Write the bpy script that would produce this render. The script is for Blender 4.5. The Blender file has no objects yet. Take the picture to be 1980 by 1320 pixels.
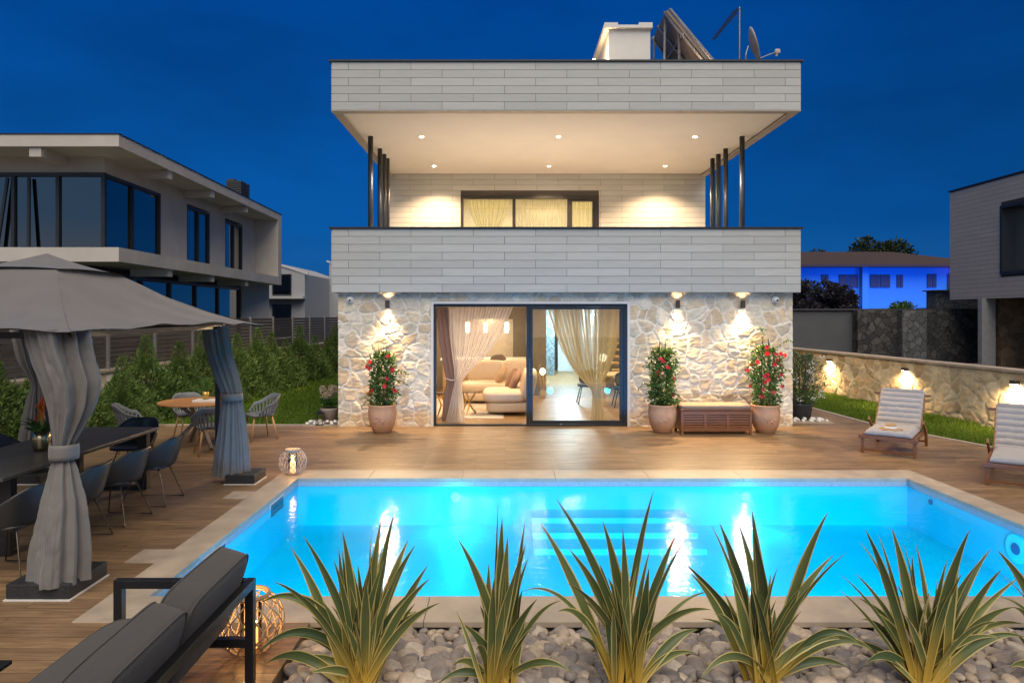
import bpy, math, random
import numpy as np
from mathutils import Vector, Matrix
R = math.radians; PI = math.pi
sc = bpy.context.scene; COL = sc.collection
random.seed(7)

# ---------------------------------------------------------------- camera, sky, sun, exposure
H = 2.2; F = 1320.0                                  # eye height above the deck, focal length in px of a 1980 px frame
cam = bpy.data.objects.new('camera', bpy.data.cameras.new('camera')); COL.objects.link(cam)
cam.location = (0, 0, H); cam.rotation_euler = (R(90), 0, 0)
cam.data.sensor_width = 36; cam.data.lens = 36 * F / 1980
cam.data.shift_x = 12 / 1980; cam.data.shift_y = -53 / 1980
cam.data.clip_start = .05; cam.data.clip_end = 2000
sc.camera = cam
sc.view_settings.view_transform = 'Standard'; sc.view_settings.look = 'None'
sc.view_settings.exposure = 0; sc.view_settings.gamma = 1
sc.render.resolution_x = 1024; sc.render.resolution_y = 682
cy = sc.cycles
cy.use_denoising = True
cy.max_bounces = 7; cy.diffuse_bounces = 3; cy.glossy_bounces = 3; cy.transmission_bounces = 4; cy.transparent_max_bounces = 14
cy.caustics_reflective = False; cy.caustics_refractive = False; cy.sample_clamp_indirect = 3.0

def at(u, v, Y):                                      # a point of the place at distance Y (used to read off sizes)
    return Vector(((u - 978) * Y / F, Y, H - (v - 607) * Y / F))
def s2l(c):
    return tuple((x / 12.92 if x <= .04045 else ((x + .055) / 1.055) ** 2.4) for x in c)
def hexc(h):
    return s2l(tuple(int(h[i:i + 2], 16) / 255 for i in (0, 2, 4)))

class NT:
    def __init__(s, tree): s.t = tree
    def n(s, typ, inp=None, **kw):
        nd = s.t.nodes.new(typ)
        for k, v in kw.items(): setattr(nd, k, v)
        for k, v in (inp or {}).items():
            sk = nd.inputs[k]
            if isinstance(v, bpy.types.NodeSocket): s.t.links.new(v, sk)
            elif isinstance(v, (tuple, list)) and len(v) == 3 and sk.type == 'RGBA': sk.default_value = (*v, 1)
            else: sk.default_value = v
        return nd
    def ramp(s, fac, stops, interp='LINEAR'):
        nd = s.n('ShaderNodeValToRGB', {'Fac': fac}); cr = nd.color_ramp; cr.interpolation = interp
        while len(cr.elements) < len(stops): cr.elements.new(.5)
        for e, (p, c) in zip(cr.elements, stops):
            e.position = p; e.color = (*c, 1) if isinstance(c, (tuple, list)) else (c, c, c, 1)
        return nd.outputs['Color']
    def mix(s, f, a, b, mode='MIX'):
        nd = s.n('ShaderNodeMix', data_type='RGBA', blend_type=mode)
        for i, v in ((0, f), (6, a), (7, b)):
            if isinstance(v, bpy.types.NodeSocket): s.t.links.new(v, nd.inputs[i])
            else: nd.inputs[i].default_value = (*v, 1) if isinstance(v, (tuple, list)) else v
        return nd.outputs[2]
    def math(s, op, a, b=0.0):
        nd = s.n('ShaderNodeMath', operation=op)
        for i, v in ((0, a), (1, b)):
            if isinstance(v, bpy.types.NodeSocket): s.t.links.new(v, nd.inputs[i])
            else: nd.inputs[i].default_value = v
        return nd.outputs[0]

w = bpy.data.worlds.new("World"); sc.world = w; w.use_nodes = True
w.node_tree.nodes.clear(); T = NT(w.node_tree)
tc = T.n('ShaderNodeTexCoord').outputs['Generated']
sx = T.n('ShaderNodeSeparateXYZ', {0: tc})
elev = T.ramp(sx.outputs['Z'], [(0, (.010, .095, .29)), (.12, (.002, .068, .262)), (.44, (.0, .046, .235)), (.8, (.10, .12, .17)), (1, (.13, .14, .18))])
mp = T.n('ShaderNodeMapping', {'Vector': tc, 'Scale': (1.6, 1.6, 4.5)})
cl = T.n('ShaderNodeTexNoise', {'Vector': mp.outputs[0], 'Scale': 1.3, 'Detail': 5.0, 'Roughness': .55}).outputs['Fac']
clr = T.ramp(cl, [(.32, .80), (.62, 1.16)])
sky = T.mix(1.0, elev, clr, 'MULTIPLY')
lf = T.ramp(T.math('MULTIPLY_ADD', sx.outputs['X'], -1.0), [(0, 1.0), (.5, 1.22)])
sky = T.mix(1.0, sky, lf, 'MULTIPLY')
# the afterglow of dusk stands behind the camera
glow = T.ramp(T.math('MULTIPLY', sx.outputs['Y'], -1.0), [(0.0, 0.0), (.75, 1.0)])
gz = T.ramp(sx.outputs['Z'], [(0, (.62, .50, .42)), (.12, (.17, .34, .60)), (.45, (.16, .27, .46)), (1, (.14, .16, .20))])
sky = T.mix(glow, sky, gz)
bg = T.n('ShaderNodeBackground', {'Color': sky, 'Strength': 1.0})
T.t.links.new(bg.outputs[0], T.n('ShaderNodeOutputWorld').inputs[0])

def lamp(name, typ, loc, energy, color, parent=None, direction=(0, 0, -1), **kw):
    d = bpy.data.lights.new(name, typ); d.energy = energy; d.color = color
    for k, v in kw.items(): setattr(d, k, v)
    o = bpy.data.objects.new(name, d); COL.objects.link(o)
    o.rotation_euler = Vector(direction).to_track_quat('-Z', 'Y').to_euler()
    o.location = loc
    if parent:
        o.parent = parent; o.location = Vector(loc) - parent.location
    return o
sun = lamp('dusk_sun', 'SUN', (0, -20, 20), 3.3, (1.0, .87, .71), direction=(-.14, 1, -1.35), angle=R(60))
WARM = (1.0, .66, .34); WARM2 = (1.0, .74, .46)

# ---------------------------------------------------------------- materials
MATS = {}
def mat(name, col, rough=.6, metal=0., var=.12, scale=6., bump=0., bscale=40., emit=None, estr=0., spec=.5, island=0., sheen=0., stretch=None, coat=0.):
    if name in MATS: return MATS[name]
    m = bpy.data.materials.new(name); m.use_nodes = True; m.node_tree.nodes.clear(); t = NT(m.node_tree)
    co = t.n('ShaderNodeTexCoord').outputs['Object']
    if stretch: co = t.n('ShaderNodeMapping', {'Vector': co, 'Scale': stretch}).outputs[0]
    nz = t.n('ShaderNodeTexNoise', {'Vector': co, 'Scale': scale, 'Detail': 6.0, 'Roughness': .6}).outputs['Fac']
    k = t.ramp(nz, [(.3, 1 - var), (.7, 1 + var)])
    c = t.mix(1.0, col, k, 'MULTIPLY')
    if island:
        ri = t.n('ShaderNodeNewGeometry').outputs['Random Per Island']
        c = t.mix(1.0, c, t.ramp(ri, [(0, 1 - island), (1, 1 + island)]), 'MULTIPLY')
    b = t.n('ShaderNodeBsdfPrincipled', {'Base Color': c, 'Roughness': t.math('MULTIPLY', k, rough), 'Metallic': metal, 'Specular IOR Level': spec})
    if sheen: b.inputs['Sheen Weight'].default_value = sheen
    if coat: b.inputs['Coat Weight'].default_value = coat
    if bump:
        nb = t.n('ShaderNodeTexNoise', {'Vector': co, 'Scale': bscale, 'Detail': 5.0}).outputs['Fac']
        t.t.links.new(t.n('ShaderNodeBump', {'Height': nb, 'Strength': bump, 'Distance': .01}).outputs[0], b.inputs['Normal'])
    if emit:
        b.inputs['Emission Color'].default_value = (*emit, 1); b.inputs['Emission Strength'].default_value = estr
    t.t.links.new(b.outputs[0], t.n('ShaderNodeOutputMaterial').inputs[0])
    MATS[name] = m; return m
def emis(name, col, st):
    if name in MATS: return MATS[name]
    m = bpy.data.materials.new(name); m.use_nodes = True; m.node_tree.nodes.clear(); t = NT(m.node_tree)
    e = t.n('ShaderNodeEmission', {'Color': col, 'Strength': st})
    t.t.links.new(e.outputs[0], t.n('ShaderNodeOutputMaterial').inputs[0]); MATS[name] = m; return m
def glass(name, tint=(.9, .95, .95), refl=1.0, rough=.0, base=.0):
    m = bpy.data.materials.new(name); m.use_nodes = True; m.node_tree.nodes.clear(); t = NT(m.node_tree)
    tr = t.n('ShaderNodeBsdfTransparent', {'Color': tint}); gl = t.n('ShaderNodeBsdfGlossy', {'Roughness': rough, 'Color': (1, 1, 1)})
    f = t.n('ShaderNodeFresnel', {'IOR': 1.5}).outputs[0]
    f = t.math('ADD', t.math('MULTIPLY', f, refl), base)
    mx = t.n('ShaderNodeMixShader', {0: f, 1: tr.outputs[0], 2: gl.outputs[0]})
    t.t.links.new(mx.outputs[0], t.n('ShaderNodeOutputMaterial').inputs[0]); return m
def sheer(name, col, trans, opac):
    m = bpy.data.materials.new(name); m.use_nodes = True; m.node_tree.nodes.clear(); t = NT(m.node_tree)
    di = t.n('ShaderNodeBsdfDiffuse', {'Color': col}); tl = t.n('ShaderNodeBsdfTranslucent', {'Color': col})
    a = t.n('ShaderNodeMixShader', {0: trans, 1: di.outputs[0], 2: tl.outputs[0]})
    tp = t.n('ShaderNodeBsdfTransparent', {'Color': (1, .97, .9)})
    lw = t.n('ShaderNodeLayerWeight', {'Blend': .35}).outputs['Facing']       # cloth seen edge-on is denser
    f = t.math('MINIMUM', t.math('ADD', t.math('MULTIPLY', lw, .9), opac), 1.0)
    mx = t.n('ShaderNodeMixShader', {0: f, 1: tp.outputs[0], 2: a.outputs[0]})
    t.t.links.new(mx.outputs[0], t.n('ShaderNodeOutputMaterial').inputs[0]); return m
def leafmat(name, c1, c2, rough=.5, trans=.25, spec=.3, objvar=.15):
    m = bpy.data.materials.new(name); m.use_nodes = True; m.node_tree.nodes.clear(); t = NT(m.node_tree)
    ri = t.n('ShaderNodeNewGeometry').outputs['Random Per Island']
    oi = t.n('ShaderNodeObjectInfo').outputs['Random']
    c = t.mix(ri, c1, c2); c = t.mix(1.0, c, t.ramp(oi, [(0, 1 - objvar), (1, 1 + objvar)]), 'MULTIPLY')
    p = t.n('ShaderNodeBsdfPrincipled', {'Base Color': c, 'Roughness': rough, 'Specular IOR Level': spec})
    tl = t.n('ShaderNodeBsdfTranslucent', {'Color': c})
    mx = t.n('ShaderNodeMixShader', {0: trans, 1: p.outputs[0], 2: tl.outputs[0]})
    t.t.links.new(mx.outputs[0], t.n('ShaderNodeOutputMaterial').inputs[0]); return m
def attrmat(name, rough=.85, bump=.25, bscale=60.):
    m = bpy.data.materials.new(name); m.use_nodes = True; m.node_tree.nodes.clear(); t = NT(m.node_tree)
    at_ = t.n('ShaderNodeAttribute', attribute_name='Col').outputs['Color']
    co = t.n('ShaderNodeTexCoord').outputs['Object']
    nz = t.n('ShaderNodeTexNoise', {'Vector': co, 'Scale': 14.0, 'Detail': 8.0, 'Roughness': .7}).outputs['Fac']
    c = t.mix(1.0, at_, t.ramp(nz, [(.3, .8), (.7, 1.15)]), 'MULTIPLY')
    nb = t.n('ShaderNodeTexNoise', {'Vector': co, 'Scale': bscale, 'Detail': 6.0}).outputs['Fac']
    b = t.n('ShaderNodeBsdfPrincipled', {'Base Color': c, 'Roughness': rough, 'Specular IOR Level': .25, 'Normal': t.n('ShaderNodeBump', {'Height': nb, 'Strength': bump, 'Distance': .01}).outputs[0]})
    t.t.links.new(b.outputs[0], t.n('ShaderNodeOutputMaterial').inputs[0]); return m
def stonemat(name, c1, c2, cm, scale=3.0, swap=None, mortar=.035, bump=.8):
    m = bpy.data.materials.new(name); m.use_nodes = True; m.node_tree.nodes.clear(); t = NT(m.node_tree)
    co = t.n('ShaderNodeTexCoord').outputs['Object']
    wn = t.n('ShaderNodeTexNoise', {'Vector': co, 'Scale': 2.2, 'Detail': 3.0}).outputs['Color']
    co2 = t.n('ShaderNodeVectorMath', {0: co, 1: t.n('ShaderNodeVectorMath', {0: wn, 'Scale': .25}, operation='SCALE').outputs[0]}, operation='ADD').outputs[0]
    v = t.n('ShaderNodeTexVoronoi', {'Vector': co2, 'Scale': scale}, feature='F1')
    e = t.n('ShaderNodeTexVoronoi', {'Vector': co2, 'Scale': scale}, feature='DISTANCE_TO_EDGE').outputs['Distance']
    rnd = t.n('ShaderNodeSeparateColor', {0: v.outputs['Color']}).outputs[0]
    c = t.mix(rnd, c1, c2)
    nz = t.n('ShaderNodeTexNoise', {'Vector': co, 'Scale': 12.0, 'Detail': 8.0, 'Roughness': .7}).outputs['Fac']
    c = t.mix(1.0, c, t.ramp(nz, [(.3, .7), (.7, 1.2)]), 'MULTIPLY')
    em = t.ramp(e, [(mortar * .5, 0.), (mortar, 1.)])
    c = t.mix(em, cm, c)
    hgt = t.math('ADD', t.math('MULTIPLY', em, 1.0), t.math('MULTIPLY', nz, .6))
    b = t.n('ShaderNodeBsdfPrincipled', {'Base Color': c, 'Roughness': .85, 'Specular IOR Level': .25, 'Normal': t.n('ShaderNodeBump', {'Height': hgt, 'Strength': bump, 'Distance': .03}).outputs[0]})
    t.t.links.new(b.outputs[0], t.n('ShaderNodeOutputMaterial').inputs[0]); return m
def plankmat(name, c1, c2, w=1.2, h=.2, rough=.42, swap=False, mort=.0022, groove=(.03, .02, .014)):
    m = bpy.data.materials.new(name); m.use_nodes = True; m.node_tree.nodes.clear(); t = NT(m.node_tree)
    co = t.n('ShaderNodeTexCoord').outputs['Object']
    if swap:
        s = t.n('ShaderNodeSeparateXYZ', {0: co}); co = t.n('ShaderNodeCombineXYZ', {0: s.outputs[1], 1: s.outputs[0], 2: s.outputs[2]}).outputs[0]
    br = t.n('ShaderNodeTexBrick', {'Vector': co, 'Scale': 1.0, 'Color1': (0, 0, 0), 'Color2': (1, 1, 1), 'Mortar': (.5, .5, .5), 'Mortar Size': mort, 'Mortar Smooth': .1, 'Brick Width': w, 'Row Height': h}, offset=.37, offset_frequency=2)
    rnd = t.n('ShaderNodeSeparateColor', {0: br.outputs['Color']}).outputs[0]
    off = t.n('ShaderNodeVectorMath', {0: co, 1: t.n('ShaderNodeCombineXYZ', {0: t.math('MULTIPLY', rnd, 17.), 1: t.math('MULTIPLY', rnd, 9.), 2: 0.}).outputs[0]}, operation='ADD').outputs[0]
    mp = t.n('ShaderNodeMapping', {'Vector': off, 'Scale': (1.3, 17., 1.)})
    g = t.n('ShaderNodeTexNoise', {'Vector': mp.outputs[0], 'Scale': 2.2, 'Detail': 9.0, 'Roughness': .68, 'Distortion': .5}).outputs['Fac']
    kn = t.n('ShaderNodeTexNoise', {'Vector': t.n('ShaderNodeMapping', {'Vector': off, 'Scale': (.9, 4., 1.)}).outputs[0], 'Scale': 1.6, 'Detail': 3.0}).outputs['Fac']
    f = t.math('ADD', t.math('MULTIPLY', g, .75), t.math('MULTIPLY', kn, .45))
    c = t.mix(t.ramp(f, [(.42, 0.), (.8, 1.)]), c1, c2)
    c = t.mix(1.0, c, t.ramp(rnd, [(0, .84), (1, 1.16)]), 'MULTIPLY')
    c = t.mix(br.outputs['Fac'], c, groove)
    hg = t.math('SUBTRACT', t.math('MULTIPLY', g, .25), br.outputs['Fac'])
    b = t.n('ShaderNodeBsdfPrincipled', {'Base Color': c, 'Roughness': t.ramp(g, [(.3, rough + .1), (.7, rough - .08)]), 'Specular IOR Level': .45, 'Normal': t.n('ShaderNodeBump', {'Height': hg, 'Strength': .35, 'Distance': .004}).outputs[0]})
    t.t.links.new(b.outputs[0], t.n('ShaderNodeOutputMaterial').inputs[0]); return m

M_deck = plankmat('deck_planks', (.125, .075, .038), (.345, .225, .122), 1.2, .155)
M_floor = plankmat('parquet', (.20, .11, .045), (.42, .26, .12), .9, .14, .35)
M_panel = mat('cladding_panel', (.445, .45, .425), .55, var=.05, scale=3, island=.075, bump=.08, bscale=18, stretch=(1, 1, 9))
M_joint = mat('joint_dark', (.06, .055, .05), .9)
M_dark = mat('anthracite_metal', (.028, .031, .035), .38, .3, var=.1, scale=5)
M_post = mat('post_metal', (.055, .058, .062), .35, .55, var=.08)
M_white = mat('white_render', (.68, .66, .62), .8, var=.05, scale=2.5, bump=.12, bscale=90)
M_ceil = mat('ceiling_render', (.82, .77, .70), .85, var=.03, scale=1.5)
M_tile = mat('balcony_tile', (.66, .62, .56), .6)
M_coping = mat('coping_stone', (.40, .33, .255), .5, var=.2, scale=3.5, bump=.1, bscale=30)
M_liner = mat('pool_liner', (.62, .70, .74), .45, var=.03, scale=3)
M_fabric = mat('canopy_cloth', (.145, .134, .125), .85, var=.08, scale=4, bump=.25, bscale=9, sheen=.2)
M_curt = mat('gazebo_curtain_cloth', (.165, .158, .150), .75, var=.10, scale=5, bump=.2, bscale=14, sheen=.25)
M_sofa = mat('charcoal_weave', (.066, .062, .058), .92, var=.28, scale=190, bump=.5, bscale=260, sheen=.1)
M_frame = mat('black_frame', (.018, .018, .02), .35, .2, var=.12, scale=12)
M_shell = mat('black_shell', (.035, .035, .037), .33, var=.08, scale=9)
M_gshell = mat('grey_shell', (.14, .15, .155), .5, var=.06)
M_wire = mat('wire_metal', (.10, .085, .07), .28, .9)
M_beech = mat('beech_wood', (.50, .29, .13), .5, var=.15, scale=9, stretch=(1, 1, .15))
M_teak = mat('teak_wood', (.21, .082, .032), .42, var=.25, scale=7, stretch=(1, 6, 6))
M_tabletop = mat('round_top_wood', (.44, .20, .065), .42, var=.22, scale=8, stretch=(1, 14, 1), bump=.05)
M_terra = mat('terracotta', (.56, .31, .175), .7, var=.12, scale=7, bump=.15, bscale=30)
M_darkpot = mat('dark_pot', (.035, .042, .05), .5)
M_brass = mat('brushed_brass', (.62, .47, .25), .25, 1., var=.08)
M_steel = mat('brushed_steel', (.42, .38, .33), .3, .9)
M_gold = mat('gold_pot', (.55, .36, .09), .4, .6)
M_matt = mat('mattress_cloth', (.36, .335, .325), .9, var=.07, scale=20, bump=.5, bscale=22, sheen=.2)
M_taupe = mat('taupe_cushion', (.27, .20, .145), .85, var=.06, scale=12, bump=.1)
M_block = mat('granite_block', (.025, .026, .028), .55, var=.35, scale=60, bump=.3, bscale=80)
M_wick = mat('rattan', (.42, .29, .16), .6, var=.2, scale=40)
M_wickg = mat('grey_willow', (.33, .30, .27), .6, var=.2, scale=40)
M_glass = glass('clear_glass', (.94, .97, .97), 1.0)
M_pane = glass('door_glass', (.90, .93, .90), 1.7, base=.02)
M_wax = mat('candle_wax', (.85, .75, .55), .6, emit=(1, .42, .1), estr=2.2)
M_flame = emis('flame', (1, .55, .18), 60)
M_lamp = emis('lamp_lens', (1, .76, .48), 90)
M_bark = mat('bark', (.08, .055, .035), .9, bump=.4)
M_soil = mat('soil', (.03, .022, .015), .95, bump=.5)
M_thuja = leafmat('thuja_leaf', (.06, .12, .025), (.19, .27, .07), .6, .2)
M_mand = leafmat('mandevilla_leaf', (.035, .10, .02), (.15, .27, .045), .35, .25, .5)
M_red = leafmat('red_petal', (.55, .008, .02), (.70, .03, .05), .5, .3)
M_whitepet = leafmat('white_petal', (.7, .7, .62), (.85, .82, .7), .5, .3)
M_pinkpet = leafmat('cream_petal', (.45, .35, .24), (.6, .48, .35), .5, .3)
M_olea = leafmat('oleander_leaf', (.07, .12, .05), (.17, .24, .10), .5, .2)
M_tree = leafmat('tree_leaf', (.018, .03, .012), (.045, .07, .025), .6, .15)
M_grass = leafmat('grass_blade', (.055, .115, .012), (.16, .24, .025), .6, .25, .2)
M_orange = leafmat('orange_bract', (.8, .10, .02), (.85, .35, .05), .45, .3)

# ---------------------------------------------------------------- object helpers
def tag(o, label, cat=None, group=None, kind=None):
    if label: o['label'] = label
    if cat: o['category'] = cat
    if group: o['group'] = group
    if kind: o['kind'] = kind
    return o
def empty(name, loc, label, cat, group=None, rz=0):
    o = bpy.data.objects.new(name, None); COL.objects.link(o); o.location = loc; o.rotation_euler.z = rz
    o.empty_display_size = .1
    return tag(o, label, cat, group)
def link(name, me, m, parent=None, smooth=False, bevel=0, subsurf=0, solid=0):
    if isinstance(m, (list, tuple)):
        for k in m: me.materials.append(k)
    else: me.materials.append(m)
    if smooth: me.polygons.foreach_set('use_smooth', [True] * len(me.polygons))
    o = bpy.data.objects.new(name, me); COL.objects.link(o)
    if parent:
        o.parent = parent
        if parent.parent is None and parent.type == 'EMPTY': o.location = -parent.location
        elif parent.parent is None and parent.type != 'EMPTY': o.location = (0, 0, 0)
    if solid:
        md = o.modifiers.new('solid', 'SOLIDIFY'); md.thickness = solid; md.offset = 0
    if bevel:
        md = o.modifiers.new('bevel', 'BEVEL'); md.width = bevel; md.segments = 2; md.limit_method = 'ANGLE'; md.angle_limit = R(40)
    if subsurf:
        md = o.modifiers.new('sub', 'SUBSURF'); md.levels = subsurf; md.render_levels = subsurf
    return o
class MB:
    def __init__(s): s.v = []; s.f = []; s.mi = []
    def add(s, vs, fs, mi=0):
        n = len(s.v); s.v += [tuple(p) for p in vs]; s.f += [tuple(i + n for i in f) for f in fs]; s.mi += [mi] * len(fs); return s
    def box(s, x0, x1, y0, y1, z0, z1, mi=0):
        vs = [(x, y, z) for z in (z0, z1) for y in (y0, y1) for x in (x0, x1)]
        return s.add(vs, [(0, 2, 3, 1), (4, 5, 7, 6), (0, 1, 5, 4), (2, 6, 7, 3), (0, 4, 6, 2), (1, 3, 7, 5)], mi)
    def bar(s, p, q, wd, ht, up=(0, 0, 1), mi=0):
        p = Vector(p); q = Vector(q); d = (q - p).normalized(); up = Vector(up)
        if abs(d.dot(up)) > .98: up = Vector((0, 1, 0))
        a = d.cross(up).normalized() * wd / 2; b = a.cross(d).normalized() * ht / 2
        vs = [p - a - b, p + a - b, p + a + b, p - a + b, q - a - b, q + a - b, q + a + b, q - a + b]
        return s.add(vs, [(0, 1, 2, 3), (7, 6, 5, 4), (0, 4, 5, 1), (1, 5, 6, 2), (2, 6, 7, 3), (3, 7, 4, 0)], mi)
    def tube(s, pts, r, n=8, mi=0, closed=False):
        pts = [Vector(p) for p in pts]; m = len(pts); rr = r if isinstance(r, (list, tuple)) else [r] * m
        prev = None; rings = []
        for i, p in enumerate(pts):
            if closed: d = (pts[(i + 1) % m] - pts[i - 1]).normalized()
            else: d = (pts[min(i + 1, m - 1)] - pts[max(i - 1, 0)]).normalized()
            ref = prev if prev is not None else (Vector((0, 0, 1)) if abs(d.z) < .9 else Vector((1, 0, 0)))
            a = d.cross(ref)
            if a.length < 1e-5: a = d.cross(Vector((0, 1, 0)))
            a.normalize(); b = a.cross(d).normalized(); prev = b
            rings.append([p + (a * math.cos(t) + b * math.sin(t)) * rr[i] for t in [2 * PI * k / n for k in range(n)]])
        vs = [q for rg in rings for q in rg]; fs = []
        for i in range(m if closed else m - 1):
            j = (i + 1) % m
            for k in range(n): fs.append((i * n + k, i * n + (k + 1) % n, j * n + (k + 1) % n, j * n + k))
        if not closed: fs += [tuple(range(n))[::-1], tuple((m - 1) * n + k for k in range(n))]
        return s.add(vs, fs, mi)
    def lathe(s, prof, c=(0, 0, 0), n=32, mi=0, capb=True, capt=False):
        vs = [(c[0] + r * math.cos(2 * PI * k / n), c[1] + r * math.sin(2 * PI * k / n), c[2] + z) for r, z in prof for k in range(n)]
        fs = [(i * n + k, i * n + (k + 1) % n, (i + 1) * n + (k + 1) % n, (i + 1) * n + k) for i in range(len(prof) - 1) for k in range(n)]
        if capb: fs.append(tuple(range(n))[::-1])
        if capt: fs.append(tuple((len(prof) - 1) * n + k for k in range(n)))
        return s.add(vs, fs, mi)
    def prism(s, poly, z0, z1, mi=0):
        n = len(poly); vs = [(x, y, z0) for x, y in poly] + [(x, y, z1) for x, y in poly]
        return s.add(vs, [tuple(range(n))[::-1], tuple(range(n, 2 * n))] + [(i, (i + 1) % n, n + (i + 1) % n, n + i) for i in range(n)], mi)
    def pillow(s, c, h, p=4.0, n=8, rot=None, mi=0, seed=0, wob=0.):
        rs = np.random.RandomState(seed); vs = []; fs = []; idx = {}
        c = Vector(c)
        def vert(a):
            k = tuple(round(x, 5) for x in a)
            if k in idx: return idx[k]
            nn = (abs(a[0]) ** p + abs(a[1]) ** p + abs(a[2]) ** p) ** (1 / p)
            q = Vector((a[0] / nn * h[0], a[1] / nn * h[1], a[2] / nn * h[2]))
            q *= 1 + wob * (rs.rand() - .5)
            if rot is not None: q = rot @ q
            idx[k] = len(vs); vs.append(c + q); return idx[k]
        for ax in range(3):
            for sg in (-1, 1):
                for i in range(n):
                    for j in range(n):
                        cor = []
                        for di, dj in ((0, 0), (1, 0), (1, 1), (0, 1)):
                            a = [0, 0, 0]; a[ax] = sg; a[(ax + 1) % 3] = -1 + 2 * (i + di) / n; a[(ax + 2) % 3] = -1 + 2 * (j + dj) / n
                            cor.append(vert(a))
                        fs.append(tuple(cor if sg > 0 else cor[::-1]))
        return s.add(vs, fs, mi)
    def build(s, name, m, parent=None, **kw):
        me = bpy.data.meshes.new(name); me.from_pydata(s.v, [], s.f)
        o = link(name, me, m, parent, **kw)
        if isinstance(m, (list, tuple)): me.polygons.foreach_set('material_index', s.mi)
        return o
def np_mesh(name, V, Fc, m, parent=None, smooth=False, col=None, uv=None, **kw):
    me = bpy.data.meshes.new(name); V = np.asarray(V, np.float32); Fc = np.asarray(Fc, np.int32)
    me.vertices.add(len(V)); me.vertices.foreach_set('co', V.ravel())
    k = Fc.shape[1]; me.loops.add(Fc.size); me.loops.foreach_set('vertex_index', Fc.ravel())
    me.polygons.add(len(Fc)); me.polygons.foreach_set('loop_start', np.arange(0, Fc.size, k, dtype=np.int32))
    me.polygons.foreach_set('loop_total', np.full(len(Fc), k, np.int32))
    me.update(calc_edges=True)
    if col is not None:
        a = me.color_attributes.new('Col', 'FLOAT_COLOR', 'POINT')
        a.data.foreach_set('color', np.hstack([col, np.ones((len(V), 1))]).astype(np.float32).ravel())
    if uv is not None:
        u = me.uv_layers.new(name='UVMap'); u.data.foreach_set('uv', np.asarray(uv, np.float32)[Fc.ravel()].ravel())
    return link(name, me, m, parent, smooth=smooth, **kw)
def copy_tree(o, parent=None):
    c = o.copy(); COL.objects.link(c); c.parent = parent
    for ch in o.children: copy_tree(ch, c)
    return c
_tab = np.random.RandomState(3).rand(256, 256)
def vnoise(x, y, seed=0):
    x = x + seed * 17.3; y = y + seed * 9.1
    xi = np.floor(x).astype(int); yi = np.floor(y).astype(int); fx = x - xi; fy = y - yi
    fx = fx * fx * (3 - 2 * fx); fy = fy * fy * (3 - 2 * fy)
    g = lambda i, j: _tab[i & 255, j & 255]
    return (g(xi, yi) * (1 - fx) + g(xi + 1, yi) * fx) * (1 - fy) + (g(xi, yi + 1) * (1 - fx) + g(xi + 1, yi + 1) * fx) * fy
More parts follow.
